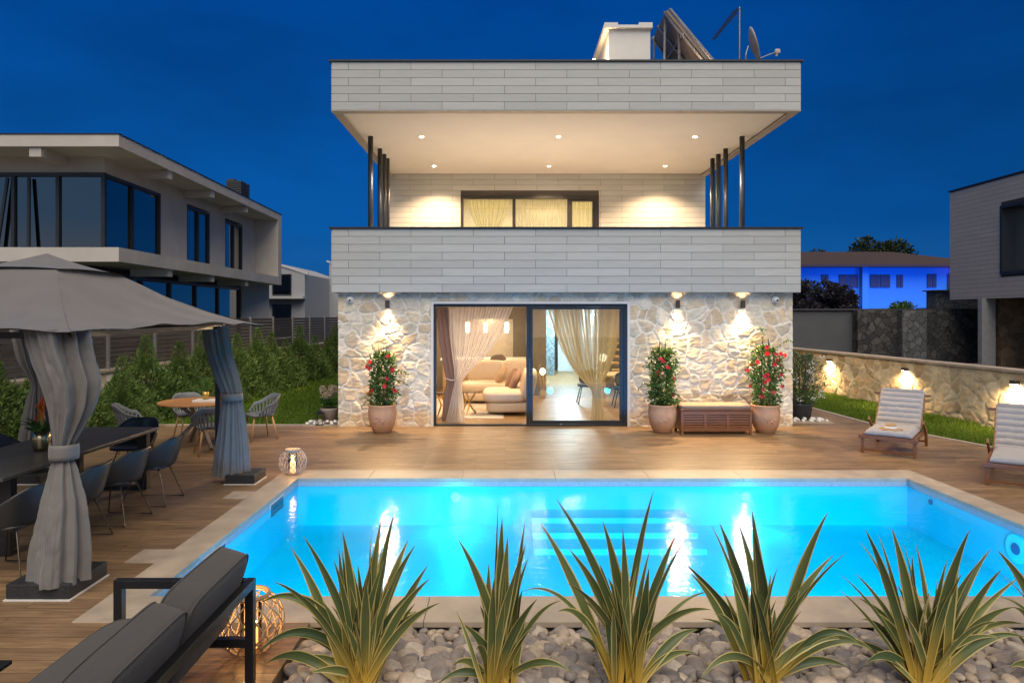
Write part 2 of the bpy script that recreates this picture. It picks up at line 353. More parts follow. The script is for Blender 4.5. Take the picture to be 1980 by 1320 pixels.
def crazy(a0, a1, z0, z1, cell, res, seed, pal, mortar, rough=1.0, mw=.018):
    """A face of irregular stones: positions (a, z), relief and colour of every grid point."""
    na = int((a1 - a0) / res) + 1; nz = int((z1 - z0) / res) + 1
    A, Z = np.meshgrid(np.linspace(a0, a1, na), np.linspace(z0, z1, nz)); A = A.ravel(); Z = Z.ravel()
    wa = A + .16 * (vnoise(A * 3, Z * 3, seed) - .5) + .05 * (vnoise(A * 11, Z * 11, seed + 1) - .5)
    wz = Z + .16 * (vnoise(A * 3, Z * 3, seed + 2) - .5) + .05 * (vnoise(A * 11, Z * 11, seed + 3) - .5)
    rs = np.random.RandomState(seed); N = 128; J = rs.rand(N, N, 2) * .92 + .04; CR = rs.rand(N, N, 6)
    ga = np.floor(wa / cell).astype(int); gz = np.floor(wz / cell).astype(int)
    best = np.full(len(A), 9e9); bs = np.zeros((len(A), 2)); bi = np.zeros((len(A), 2), int)
    nb = [(i, j) for i in range(-2, 3) for j in range(-2, 3)]
    def seedpt(i, j): return (i + J[i % N, j % N, 0]) * cell, (j + J[i % N, j % N, 1]) * cell
    for di, dj in nb:
        i = ga + di; j = gz + dj; sx_, sz_ = seedpt(i, j); d = (sx_ - wa) ** 2 + (sz_ - wz) ** 2
        k = d < best; best[k] = d[k]; bs[k, 0] = sx_[k]; bs[k, 1] = sz_[k]; bi[k, 0] = i[k]; bi[k, 1] = j[k]
    e = np.full(len(A), 9.0)
    for di, dj in nb:
        i = ga + di; j = gz + dj; sx_, sz_ = seedpt(i, j)
        dx = sx_ - bs[:, 0]; dz = sz_ - bs[:, 1]; L = np.sqrt(dx * dx + dz * dz); ok = L > 1e-6; L[~ok] = 1
        dd = ((sx_ + bs[:, 0]) / 2 - wa) * dx / L + ((sz_ + bs[:, 1]) / 2 - wz) * dz / L
        e = np.where(ok, np.minimum(e, dd), e)
    cr = CR[bi[:, 0] % N, bi[:, 1] % N]
    s = np.clip((e - mw * .4) / mw, 0, 1); s = s * s * (3 - 2 * s)
    hgt = s * (.007 + .014 * cr[:, 0] + ((wa - bs[:, 0]) * (cr[:, 1] - .5) + (wz - bs[:, 1]) * (cr[:, 2] - .5)) * .10)
    hgt += rough * ((vnoise(A * 9, Z * 9, seed + 5) - .5) * .012 + (vnoise(A * 11 + Z * 9, Z * 30 - A * 8, seed + 6) - .5) * .012 + (vnoise(A * 50, Z * 50, seed + 7) - .5) * .005)
    pal = np.array(pal); c = pal[(cr[:, 3] * len(pal)).astype(int) % len(pal)] * (.82 + .34 * cr[:, 4:5])
    c = c * (.86 + .28 * vnoise(A * 7, Z * 7, seed + 8)[:, None])
    c = c * s[:, None] + np.array(mortar) * (1 - s[:, None])
    idx = np.arange(na * nz).reshape(nz, na)
    Fq = np.stack([idx[:-1, :-1].ravel(), idx[:-1, 1:].ravel(), idx[1:, 1:].ravel(), idx[1:, :-1].ravel()], 1)
    return A, Z, hgt, c, Fq
def leaves(P, D, L, W, rs, bend=.15):
    """Leaf-sized diamonds: base P, direction D, length L, width W (arrays)."""
    n = len(P); D = D / np.linalg.norm(D, axis=1, keepdims=True)
    rn = rs.randn(n, 3); S = np.cross(D, rn); S /= np.linalg.norm(S, axis=1, keepdims=True); Nn = np.cross(S, D)
    L = np.broadcast_to(np.asarray(L, float), (n,))[:, None]; W = np.broadcast_to(np.asarray(W, float), (n,))[:, None]
    mid = P + D * L * .5 + Nn * L * bend * .5
    V = np.stack([P, mid + S * W / 2 + Nn * W * .15, P + D * L - Nn * L * bend * .3, mid - S * W / 2 + Nn * W * .15], 1).reshape(-1, 3)
    return V, np.arange(4 * n).reshape(n, 4)

# ================================================================ THE SETTING
# the ground far out, lawns, deck
g = MB(); g.box(-400, 400, -60, 900, -1.2, -.75); tag(g.build('ground', mat('earth', (.05, .05, .04), .95, scale=.3)), None, kind='structure')
PX0, PX1, PY0, PY1 = -2.78, 5.37, 5.32, 9.13            # the pool's inner edge
CX0, CX1, CY0, CY1 = -3.10, 5.69, 4.87, 9.62            # the coping's outer edge
BX0 = -1.40                                               # the pebble bed starts here
d = MB()
edgeR = [(5.9, 13.6), (7.10, 16.13), (7.18, 15), (7.28, 13.63), (7.6, 12.45), (7.96, 11.3), (8.7, 9.0), (9.4, 7.0), (9.4, -3)]
d.box(-7.4, CX0, -3, 13.5, -.5, 0); d.box(CX0, BX0, -3, CY0, -.5, 0); d.box(CX0, CX1, CY1, 13.42, -.5, 0)
d.prism([(CX1, -3), (9.4, -3), (9.4, 7.0), (8.7, 9.0), (7.96, 11.3), (7.6, 12.45), (7.28, 13.63), (7.12, 16.13), (7.1, 17.5), (5.69, 17.5)], -.5, 0)
tag(d.build('deck', M_deck), None, kind='structure')
def kerb(pts, wd, z, name):
    m = MB()
    for i in range(len(pts) - 1): m.bar((*pts[i], z - .05), (*pts[i + 1], z - .05), wd, .12)
    return tag(m.build(name, mat('kerb_stone', (.38, .33, .27), .75, bump=.2)), None, kind='structure')
kerb([(9.47, -3), (9.47, 7.0), (8.77, 9.02), (8.03, 11.32), (7.66, 12.47), (7.33, 13.65), (7.17, 16.13), (7.15, 20.5)], .1, .0, 'kerb')
kerb([(-7.46, -3), (-7.46, 13.55), (-3.4, 13.55)], .1, .0, 'kerb')
l = MB(); l.prism([(-7.5, 13.6), (-3.35, 13.6), (-3.35, 40), (-10, 40), (-10, -3), (-7.5, -3)], -.3, -.05)
l.prism([(7.2, 20), (7.2, 16.13), (7.38, 13.65), (8.08, 11.3), (8.8, 9.0), (9.5, 7.0), (9.5, -3), (11.2, -3), (11.2, 20), (10, 28), (5.9, 28), (5.9, 20)], -.3, -.05)
tag(l.build('lawn', mat('turf', (.05, .085, .015), .9, var=.35, scale=1.4, bump=.5, bscale=60)), None, kind='structure')
def grass(name, poly, n, hgt, seed, wd=.012):
    rs = np.random.RandomState(seed); pl = np.array(poly); lo = pl.min(0); hi = pl.max(0); P = []
    q = lo + rs.rand(n * 3, 2) * (hi - lo); ins = np.zeros(len(q), bool); j = len(pl) - 1
    for i in range(len(pl)):
        c = ((pl[i, 1] > q[:, 1]) != (pl[j, 1] > q[:, 1])) & (q[:, 0] < (pl[j, 0] - pl[i, 0]) * (q[:, 1] - pl[i, 1]) / (pl[j, 1] - pl[i, 1] + 1e-9) + pl[i, 0])
        ins ^= c; j = i
    q = q[ins][:n]; n = len(q)
    hh = hgt * (.5 + rs.rand(n)) * (.6 + .8 * vnoise(q[:, 0] * 1.5, q[:, 1] * 1.5, seed))
    a = rs.rand(n) * 2 * PI; P = np.c_[q, np.full(n, -.05)]
    s = np.c_[np.cos(a), np.sin(a), np.zeros(n)] * wd / 2; tp = P + np.c_[rs.randn(n) * .35 * hh, rs.randn(n) * .35 * hh, hh]
    V = np.stack([P - s, P + s, tp], 1).reshape(-1, 3)
    return tag(np_mesh(name, V, np.arange(3 * n).reshape(n, 3), M_grass), 'short green lawn grass', 'grass', kind='stuff')
grass('grass', [(7.25, 19.5), (7.25, 16.13), (7.4, 13.65), (8.12, 11.3), (9.0, 8.6), (9.95, 8.6), (9.75, 11.5), (9.5, 13.5), (9.0, 19.5)], 60000, .075, 1, .016)
grass('grass', [(-7.4, 13.65), (-3.4, 13.65), (-3.4, 27), (-6.3, 27), (-6.9, 20)], 60000, .06, 2, .018)

# pool
pool = empty('swimming_pool', (1.3, 7.2, 0), 'rectangular lit blue swimming pool with pale stone coping and underwater steps', 'swimming pool')
ZB = -.62
b = MB()
def slab(m, x0, x1, y0, y1, t=.035):
    m.box(x0, x1, y0, y1, -.035, .006)
c1 = MB(); gap = .004
def coprow(x0, x1, y0, y1, along, step):
    a0, a1 = (x0, x1) if along == 'x' else (y0, y1); n = max(1, round((a1 - a0) / step)); s_ = (a1 - a0) / n
    for i in range(n):
        lo = a0 + i * s_ + gap / 2; hi = a0 + (i + 1) * s_ - gap / 2
        if along == 'x': c1.box(lo, hi, y0, y1, -.035, .006)
        else: c1.box(x0, x1, lo, hi, -.035, .006)
coprow(CX0, CX1, CY0, PY0, 'x', 1.2); coprow(CX0, CX1, PY1, CY1, 'x', 1.2)
coprow(CX0, PX0, PY0 + gap, PY1 - gap, 'y', 1.2); coprow(PX1, CX1, PY0 + gap, PY1 - gap, 'y', 1.2)
for y in (6.04, 8.13): c1.box(-3.38, CX0 - .004, y, y + .34, -.03, .006)
c1.build('coping', M_coping, pool, bevel=.003)
b = MB()
b.box(PX0 - .25, PX0, PY0 - .25, PY1 + .25, ZB - .2, -.036); b.box(PX1, PX1 + .25, PY0 - .25, PY1 + .25, ZB - .2, -.036)
b.box(PX0, PX1, PY0 - .25, PY0, ZB - .2, -.036); b.box(PX0, PX1, PY1, PY1 + .25, ZB - .2, -.036)
b.box(PX0, PX1, PY0, PY1, ZB - .2, ZB)
b.build('basin', M_liner, pool)
tb = MB(); tz0, tz1 = -.105, -.0365; e_ = .004                       # waterline tile band
tb.box(PX0, PX1, PY1 - e_, PY1 + .001, tz0, tz1); tb.box(PX0, PX1, PY0 - .001, PY0 + e_, tz0, tz1)
tb.box(PX0 - .001, PX0 + e_, PY0 + e_, PY1 - e_, tz0, tz1); tb.box(PX1 - e_, PX1 + .001, PY0 + e_, PY1 - e_, tz0, tz1)
tb.build('waterline_tiles', mat('tile_band', (.34, .38, .42), .35, var=.15, scale=30), pool)
for k in range(3):
    st = MB(); y0 = PY1 - .38 * (3 - k) ; st.box(.33, 2.36, y0, PY1 - e_ - .38 * (2 - k) * 1 if k < 2 else PY1 - e_, ZB, ZB + .07 * (k + 1))
    st.build('step', M_liner, pool, bevel=.01)
fr = MB()
for y in (6.27, 8.03):
    fr.box(PX0 - .002, PX0 + .012, y, y + .50, -.21, -.20); fr.box(PX0 - .002, PX0 + .012, y, y + .50, -.055, -.045)
    fr.box(PX0 - .002, PX0 + .012, y, y + .015, -.2, -.055); fr.box(PX0 - .002, PX0 + .012, y + .485, y + .5, -.2, -.055)
    sk = MB(); sk.box(PX0 - .002, PX0 + .012, y, y + .5, -.21, -.197); sk.box(PX0 - .002, PX0 + .012, y, y + .5, -.058, -.045)
    sk.box(PX0 - .002, PX0 + .012, y, y + .015, -.197, -.058); sk.box(PX0 - .002, PX0 + .012, y + .485, y + .5, -.197, -.058)
    s_ = sk.build('skimmer', mat('skimmer_frame', (.5, .55, .58), .4), pool)
    q = MB(); q.box(PX0 - .001, PX0 + .006, y + .016, y + .484, -.196, -.06); q.build('skimmer_flap', mat('skimmer_dark', (.05, .09, .12), .4), s_)
BLUE = (.0, .50, 1.0)
def pool_light(x, y, z, sgn, en, wall='y'):
    o = MB(); pts = []
    if wall == 'y': o.tube([(x, y, z), (x, y + sgn * .03, z)], .085, 24)
    else: o.tube([(x, y, z), (x + sgn * .03, y, z)], .105, 24)
    ob = o.build('pool_light', mat('pool_light_rim', (.6, .62, .62), .4), pool)
    o = MB(); o.tube([(x, y + sgn * .03, z), (x, y + sgn * .036, z)], .06, 24); o.build('lens', emis('pool_lens', (.75, .95, 1.0), 14), ob)
    lamp('pool_lamp', 'SPOT', (x, y + sgn * .06, z), en, BLUE, pool, (0, sgn, -.55), spot_size=R(136), spot_blend=1.0, shadow_soft_size=.08)
for x in (-.67, 3.20):
    pool_light(x, PY1, -.235, -1, 60)
    lamp('pool_halo', 'POINT', (x, PY1 - .16, -.235), 6, (.5, .9, 1.0), pool, shadow_soft_size=.07)  # added point lamp without a fixture, makes the glow round each lens
for x in (-2.0, -.4, 1.4, 3.2, 4.7): pool_light(x, PY0, -.22, 1, 430)  # unseen near-wall row, lamps added to spread light through the pool
j = MB(); j.tube([(PX1, 7.16, -.26), (PX1 - .02, 7.16, -.26)], .15, 28); jo = j.build('jet_nozzle', mat('jet_white', (.95, .97, .97), .4), pool)
j = MB(); j.tube([(PX1 - .02, 7.16, -.26), (PX1 - .03, 7.16, -.26)], .06, 20); j.build('nozzle_core', mat('jet_blue', (.05, .12, .25), .4), jo)
j = MB(); j.tube([(PX1, 8.62, -.17), (PX1 - .015, 8.62, -.17)], .035, 16); j.build('inlet', mat('jet_blue', (.05, .12, .25), .4), pool)
# water
m = bpy.data.materials.new('pool_water'); m.use_nodes = True; m.node_tree.nodes.clear(); t = NT(m.node_tree)
co = t.n('ShaderNodeTexCoord').outputs['Object']
n1 = t.n('ShaderNodeTexNoise', {'Vector': t.n('ShaderNodeMapping', {'Vector': co, 'Scale': (.7, 1.3, 1.)}).outputs[0], 'Scale': 10.0, 'Detail': 3.0, 'Distortion': .6}).outputs['Fac']
n2 = t.n('ShaderNodeTexNoise', {'Vector': co, 'Scale': 30.0, 'Detail': 2.0}).outputs['Fac']
hh = t.math('ADD', n1, t.math('MULTIPLY', n2, .3))
bp = t.n('ShaderNodeBump', {'Height': hh, 'Strength': .38, 'Distance': .012}).outputs[0]
tr = t.n('ShaderNodeBsdfTransparent', {'Color': (.02, .77, 1.0)})
gl = t.n('ShaderNodeBsdfGlossy', {'Roughness': .10, 'Normal': bp, 'Color': (1, 1, 1)})
fs = t.math('MULTIPLY', t.n('ShaderNodeFresnel', {'IOR': 1.33, 'Normal': bp}).outputs[0], .52)
mx = t.n('ShaderNodeMixShader', {0: fs, 1: tr.outputs[0], 2: gl.outputs[0]})
t.t.links.new(mx.outputs[0], t.n('ShaderNodeOutputMaterial').inputs[0])
wt = MB(); wt.add([(PX0 + e_, PY0 + e_, -.10), (PX1 - e_, PY0 + e_, -.10), (PX1 - e_, PY1 - e_, -.10), (PX0 + e_, PY1 - e_, -.10)], [(0, 1, 2, 3)])
tag(wt.build('water', m), 'clear blue pool water', None, kind='structure')

# ================================================================ THE VILLA
villa = empty('villa', (1.17, 13.4, 0), 'two storey villa with stone ground floor and pale panelled balcony and roof band', 'house')
WX0, WX1, WY = -3.29, 5.63, 13.42
DX0, DX1, DZ = -1.42, 2.386, 2.40
PAL = [(.69, .56, .39), (.71, .61, .45), (.63, .50, .34), (.73, .65, .51), (.65, .57, .43), (.69, .53, .35)]
MORT = (.78, .71, .60)
M_stone = attrmat('stone_relief')
A, Z, hg, c, Fq = crazy(WX0, WX1, 0, 2.62, .255, .015, 11, PAL, MORT, 1.0)
fa = A[Fq].mean(1); fz = Z[Fq].mean(1); keep = ~((fa > DX0 - .05) & (fa < DX1 + .05) & (fz < DZ + .05)); Fq = Fq[keep]
np_mesh('stone_wall', np.c_[A, WY - .012 - hg * .8, Z], Fq, M_stone, villa, smooth=True, col=c)
sm = stonemat('stone_side', PAL[0], PAL[3], MORT, 2.8)
b = MB(); b.box(WX0 + .004, DX0 - .05, WY, 13.72, 0, 2.62); b.box(DX1 + .05, WX1 - .004, WY, 13.72, 0, 2.62); b.box(DX0 - .05, DX1 + .05, WY, 13.72, DZ + .05, 2.62)
b.box(WX0 + .004, WX0 + .3, 13.72, 27, 0, 2.62); b.box(WX1 - .3, WX1 - .004, 13.72, 27, 0, 2.62)
b.build('wall_core', sm, villa)
b = MB(); b.box(DX0 - .05, DX0, WY - .045, 13.72, 0, DZ + .05); b.box(DX1, DX1 + .05, WY - .045, 13.72, 0, DZ + .05); b.box(DX0, DX1, WY - .045, 13.72, DZ, DZ + .05)
b.build('door_surround', M_white, villa)
# cladding: real panels with open joints
def panels(name, a0, a1, z0, z1, pos, axis, out, x_ref, pw=1.21, rh=.1545, th=.012, hole=None, parent=None, top_first=True, first=None, m=None):
    mb = MB(); gp = .0075; rows = []; z = z1; k = 0
    while z > z0 + 1e-4:
        h_ = min(rh if (k or first is None) else first, z - z0); rows.append((z - h_, z, k)); z -= h_; k += 1
    for (za, zb, k) in rows:
        x = x_ref + (k % 2) * pw / 2
        while x > a0: x -= pw
        while x < a1:
            lo = max(x, a0) + gp / 2; hi = min(x + pw, a1) - gp / 2; x += pw
            segs = [(lo, hi)]
            if hole and zb > hole[2] and za < hole[3]:
                segs = [(lo, min(hi, hole[0])), (max(lo, hole[1]), hi)]
            for p, q in segs:
                if q - p < .02: continue
                e = [sorted((pos, pos + out * th))]
                if axis == 'x': mb.box(p, q, e[0][0], e[0][1], za + gp / 2, zb - gp / 2)
                else: mb.box(e[0][0], e[0][1], p, q, za + gp / 2, zb - gp / 2)
    return mb.build(name, m or M_panel, parent)
BX, BX2, BY = -3.375, 5.715, 13.25
# balcony parapet and slab
b = MB(); b.box(BX, BX2, BY, BY + .25, 2.62, 3.85); b.box(BX, BX + .25, BY + .25, 19.5, 2.62, 3.85); b.box(BX2 - .25, BX2, BY + .25, 19.5, 2.62, 3.85)
b.build('parapet', M_joint, villa)
b = MB(); b.box(BX + .25, BX2 - .25, BY + .25, 27, 2.62, 2.95); b.build('floor_slab', M_tile, villa)
b = MB(); b.box(BX + .25, BX2 - .25, BY + .252, BY + .262, 2.95, 3.85); b.box(BX + .252, BX + .262, BY + .262, 19.5, 2.95, 3.85); b.box(BX2 - .262, BX2 - .252, BY + .262, 19.5, 2.95, 3.85)
b.build('parapet_lining', M_white, villa)
panels('parapet_cladding', BX, BX2, 2.622, 3.85, BY, 'x', -1, -3.05, first=.145, parent=villa)
panels('parapet_cladding', BY, 19.5, 2.622, 3.85, BX, 'y', -1, 13.4, first=.145, parent=villa)
panels('parapet_cladding', BY, 19.5, 2.622, 3.85, BX2, 'y', 1, 13.4, first=.145, parent=villa)
b = MB(); b.box(BX - .05, BX2 + .05, BY - .045, BY + .29, 3.852, 3.885); b.box(BX - .05, BX + .29, BY + .29, 19.5, 3.852, 3.885); b.box(BX2 - .29, BX2 + .05, BY + .29, 19.5, 3.852, 3.885)
b.build('parapet_cap', M_dark, villa)
# roof band
b = MB(); b.box(BX, BX2, BY, BY + .12, 6.155, 7.09); b.box(BX, BX + .12, BY + .12, 27, 6.155, 7.09); b.box(BX2 - .12, BX2, BY + .12, 27, 6.155, 7.09)
b.build('roof_band', M_joint, villa)
b = MB(); b.box(BX - .012, BX2 + .012, BY - .012, BY + .16, 6.13, 6.153); b.box(BX - .012, BX + .16, BY + .16, 19.5, 6.13, 6.153); b.box(BX2 - .16, BX2 + .012, BY + .16, 19.5, 6.13, 6.153)
b.build('drip_edge', mat('edge_trim', (.34, .30, .25), .5), villa)
panels('roof_cladding', BX, BX2, 6.156, 7.085, BY, 'x', -1, -3.05, parent=villa)
panels('roof_cladding', BY, 27, 6.156, 7.085, BX, 'y', -1, 13.4, parent=villa)
panels('roof_cladding', BY, 27, 6.156, 7.085, BX2, 'y', 1, 13.4, parent=villa)
b = MB(); b.box(BX - .05, BX2 + .05, BY - .045, BY + .2, 7.087, 7.12); b.box(BX - .05, BX + .2, BY + .2, 27, 7.087, 7.12); b.box(BX2 - .2, BX2 + .05, BY + .2, 27, 7.087, 7.12)
b.build('roof_cap', M_dark, villa)
b = MB(); b.box(BX + .122, BX2 - .122, BY + .122, 27, 6.2, 6.24); b.build('soffit', M_ceil, villa)
b = MB(); b.box(BX + .122, BX2 - .122, BY + .122, 27, 6.7, 6.95); b.build('roof_deck', mat('roof_felt', (.3, .29, .28), .9), villa)
# upper rear wall with its window
UY = 19.52; ux0, ux1, uz1 = -1.29, 2.66, 5.58
b = MB(); b.box(BX, ux0, UY, UY + .3, 2.95, 6.2); b.box(ux1, BX2 - .01, UY, UY + .3, 2.95, 6.2); b.box(ux0, ux1, UY, UY + .3, uz1, 6.2)
b.box(BX, BX + .3, UY + .3, 27, 2.95, 6.2); b.box(BX2 - .3, BX2 - .01, UY + .3, 27, 2.95, 6.2); b.box(BX, BX2 - .01, 26.7, 27, 0, 6.2)
b.build('upper_wall', M_joint, villa)
panels('upper_cladding', BX, BX2 - .01, 2.97, 6.19, UY, 'x', -1, -3.95, hole=(ux0, ux1, 2.95, uz1), parent=villa)
wn = MB(); y0 = UY - .03; y1 = UY + .12
wn.box(ux0, ux0 + .08, y0, y1, 2.96, uz1); wn.box(ux1 - .08, ux1, y0, y1, 2.96, uz1); wn.box(ux0 + .08, ux1 - .08, y0, y1, uz1 - .09, uz1)
wn.box(.19, .28, y0 + .04, y1, 2.96, uz1 - .09); wn.box(1.76, 1.90, y0 + .04, y1, 2.96, uz1 - .09)
wn.box(1.90, ux1 - .08, y0 + .04, y1, uz1 - .16, uz1 - .09); wn.box(ux1 - .18, ux1 - .08, y0 + .04, y1, 2.96, uz1 - .16)
uw = wn.build('window', mat('bronze_frame', (.028, .027, .026), .4, .3), villa)
b = MB(); b.box(ux0 + .08, .19, UY + .05, UY + .06, 2.96, uz1 - .09); b.box(.28, 1.76, UY + .05, UY + .06, 2.96, uz1 - .09); b.box(1.9, ux1 - .18, UY + .05, UY + .06, 2.96, uz1 - .16)
b.build('pane', M_glass, uw)
b = MB(); b.box(BX + .3, BX2 - .3, 23.4, 23.5, 2.95, 6.2); b.box(BX + .3, BX + .31, UY + .3, 23.4, 2.95, 6.2); b.box(BX2 - .31, BX2 - .3, UY + .3, 23.4, 2.95, 6.2)
b.build('bedroom_wall', mat('bedroom_paint', (.62, .54, .40), .85), villa)
# posts under the roof
for x in (-3.05, 5.33):
    for y in (15.4, 16.55, 17.12, 17.6):
        p = MB(); p.tube([(x, y, 2.95), (x, y, 6.2)], .058, 20); p.build('post', M_post, villa, smooth=True)
# sliding door
dr = MB(); fy = WY + .02
dr.box(DX0, DX0 + .045, fy, fy + .14, .03, DZ); dr.box(DX1 - .06, DX1, fy, fy + .14, .03, DZ); dr.box(DX0 + .045, DX1 - .06, fy, fy + .14, DZ - .055, DZ); dr.box(DX0, DX1, fy, fy + .14, .0, .03)
dr.box(.405, .47, fy + .03, fy + .12, .03, DZ - .055)
door = dr.build('sliding_door', M_dark, villa, bevel=.004)
lf_ = MB(); a0, a1, b0, b1 = .472, DX1 - .062, .035, DZ - .058; y0 = fy + .01; y1 = fy + .06
lf_.box(a0, a0 + .06, y0, y1, b0, b1); lf_.box(a1 - .08, a1, y0, y1, b0, b1); lf_.box(a0 + .06, a1 - .08, y0, y1, b1 - .05, b1); lf_.box(a0 + .06, a1 - .08, y0, y1, b0, b0 + .07)
lf_.build('leaf_frame', M_dark, door, bevel=.003)
gp_ = MB(); gp_.box(a0 + .06, a1 - .08, fy + .03, fy + .036, b0 + .07, b1 - .05); gp_.build('pane', M_pane, door)

# ---- roof things
ch = empty('chimney', (3.2, 18, 6.95), 'white rendered roof housing with a capped top beside the tilted panels', 'chimney')
b = MB(); b.box(2.72, 3.82, 18.05, 20.5, 6.95, 9.72); b.build('stack', M_white, ch)
b = MB(); b.box(2.60, 3.86, 17.95, 20.55, 9.722, 9.80); b.box(2.60, 2.95, 17.95, 20.55, 9.80, 9.86); b.box(3.5, 3.86, 17.95, 20.55, 9.80, 9.86); b.build('cap', M_white, ch)
rl = empty('roof_lamp', (2.32, 18.0, 6.95), 'small glowing lamp standing by the foot of the white roof housing', 'lamp')
b = MB(); b.lathe([(.03, 0), (.03, 1.7), (.05, 1.72), (.05, 1.86)], (2.32, 18.0, 6.95), 12); b.build('lamp_post', M_dark, rl)
b = MB(); b.pillow((2.32, 17.97, 8.86), (.05, .05, .05), 2, 6); b.build('bulb', emis('bulb_bright', (1, .7, .35), 120), rl, smooth=True)
lamp('roof_light', 'POINT', (2.38, 18.15, 8.86), 90, WARM, rl, shadow_soft_size=.05)
# solar heater
so = empty('solar_panel', (4.9, 18, 6.95), 'tilted dark solar collector on a metal frame, seen from behind on the roof', 'solar panel')
P_ = at(1287, 22, 18.0); Q_ = at(1372, 117, 15.9); Q_.z -= .1; S_ = at(1262, 75, 20.5); Rr = Q_ + (S_ - P_)
nn = (Q_ - P_).cross(S_ - P_).normalized() * .05
if nn.z < 0: nn = -nn
b = MB(); b.add([P_, Q_, Rr, S_, P_ + nn * 2, Q_ + nn * 2, Rr + nn * 2, S_ + nn * 2], [(0, 1, 2, 3), (7, 6, 5, 4), (0, 4, 5, 1), (1, 5, 6, 2), (2, 6, 7, 3), (3, 7, 4, 0)]); b.build('collector', mat('collector_back', (.17, .13, .10), .6, .2), so)
b = MB()
for k in (.03, .5, .97):
    b.bar(P_.lerp(S_, k) - nn * .6, Q_.lerp(Rr, k) - nn * .6, .05, .05)
b.bar(P_ + nn * 2.3, Q_ + nn * 2.3, .08, .06); b.bar(P_.lerp(Q_, .45) - nn * .6, S_.lerp(Rr, .45) - nn * .6, .05, .05)
for k in (.05, .9):
    top = P_.lerp(S_, k); b.bar(top, (top.x - .05, top.y, 6.95), .05, .05); b.bar(P_.lerp(Q_, .35) + (S_ - P_) * k, (top.x + .25, top.y - .6, 6.95), .05, .05)
b.bar((S_ + (Q_ - P_) * .4), (P_.x, P_.y, 7.6), .05, .05)
b.build('support_frame', mat('galvanised', (.35, .34, .33), .4, .7), so)
an = empty('tv_antenna', (6.3, 18, 6.95), 'grey mast on the roof carrying a slanting comb shaped aerial', 'antenna')
b = MB(); mt = at(1430, 14, 18); b.tube([(mt.x, 18, 6.95), mt], .022, 10); b.build('mast', mat('galvanised', (.35, .34, .33), .4, .7), an)
b = MB(); p = at(1426, 18, 17.9); q = at(1380, 76, 16.8); b.tube([p, q], .013, 8)
dv = (q - p).normalized(); sd = dv.cross(Vector((0, 0, 1))).normalized(); upv = sd.cross(dv)
for k in range(15):
    c0 = p.lerp(q, (k + .5) / 15); L_ = .11 - .003 * k
    b.bar(c0 - sd * L_, c0 + sd * L_, .018, .012); b.bar(c0 - upv * .05, c0 + upv * .05, .014, .014)
for k in range(6):
    c0 = p.lerp(q, (k + 2) / 15); b.bar(c0, c0 + Vector((.14, .02, -.02)), .006, .006)
b.build('aerial', M_dark, an)
ds = empty('satellite_dish', (6.5, 17.5, 6.95), 'pale satellite dish with its receiver on a long arm, at the roof edge', 'satellite dish')
b = MB(); cpt = at(1451, 88, 17.5); ax = Vector((.93, -.25, .28)).normalized(); rt = ax.to_track_quat('Z', 'Y').to_matrix()
vs = []; fs_ = []; nr, na_ = 6, 28
for i in range(nr + 1):
    for k in range(na_):
        r = .44 * i / nr; a = 2 * PI * k / na_; vs.append(cpt + rt @ Vector((r * math.cos(a) * .92, r * math.sin(a), .55 * r * r)))
for i in range(nr):
    for k in range(na_): fs_.append((i * na_ + k, i * na_ + (k + 1) % na_, (i + 1) * na_ + (k + 1) % na_, (i + 1) * na_ + k))
b.add(vs, fs_); b.build('reflector', mat('dish_paint', (.42, .38, .36), .5), ds, smooth=True, solid=.015)
b = MB(); lp = at(1503, 100, 17.3); b.tube([cpt + Vector((.02, 0, -.42)), lp], .012, 8); b.tube([cpt - ax * .05, (cpt.x - .12, cpt.y, cpt.z - .25), (mt.x, 17.6, 6.95)], .022, 8); b.build('arm', mat('galvanised', (.35, .34, .33), .4, .7), ds)
b = MB(); b.pillow(lp, (.07, .045, .06), 5, 4); b.tube([lp + Vector((-.02, 0, -.05)), lp + Vector((-.02, 0, -.12))], .03, 8); b.build('receiver', mat('dish_paint', (.42, .38, .36), .5), ds)

# ---- lamps of the villa
LX = {-2.31: 'black up and down wall lamp over the potted plant by the curtained doorway', 3.36: 'black up and down wall lamp above the sparsely flowering potted plant', 4.63: 'black up and down wall lamp above the red flowering plant near the house corner'}
for x, lb in LX.items():
    y = WY - .10; s = empty('wall_lamp', (x, y, 2.39), lb, 'wall lamp', 'up and down lamps on the stone house wall')
    b = MB(); b.lathe([(.036, -.075), (.042, -.075), (.042, .075), (.036, .075), (.036, .06), (0.001, .06)], (x, y, 2.39), 20, capb=False); b.box(x - .02, x + .02, y + .03, WY, 2.35, 2.43)
    b.build('housing', mat('bronze_lamp', (.10, .085, .07), .35, .6), s)
    b = MB(); b.tube([(x, y, 2.39 - .055), (x, y, 2.39 - .05)], .034, 16); b.tube([(x, y, 2.39 + .05), (x, y, 2.39 + .055)], .034, 16); b.build('lens', M_lamp, s)
    lamp('downlight', 'SPOT', (x, y, 2.30), 110, WARM, s, (0, .06, -1), spot_size=R(84), spot_blend=.9, shadow_soft_size=.02)
    lamp('spill_light', 'SPOT', (x, y - .05, 2.30), 330, WARM, s, (0, -.85, -1), spot_size=R(142), spot_blend=.95, shadow_soft_size=.025)
    lamp('uplight', 'SPOT', (x, y, 2.475), 8, WARM, s, (0, .05, 1), spot_size=R(120), spot_blend=.7, shadow_soft_size=.025)
k = 0
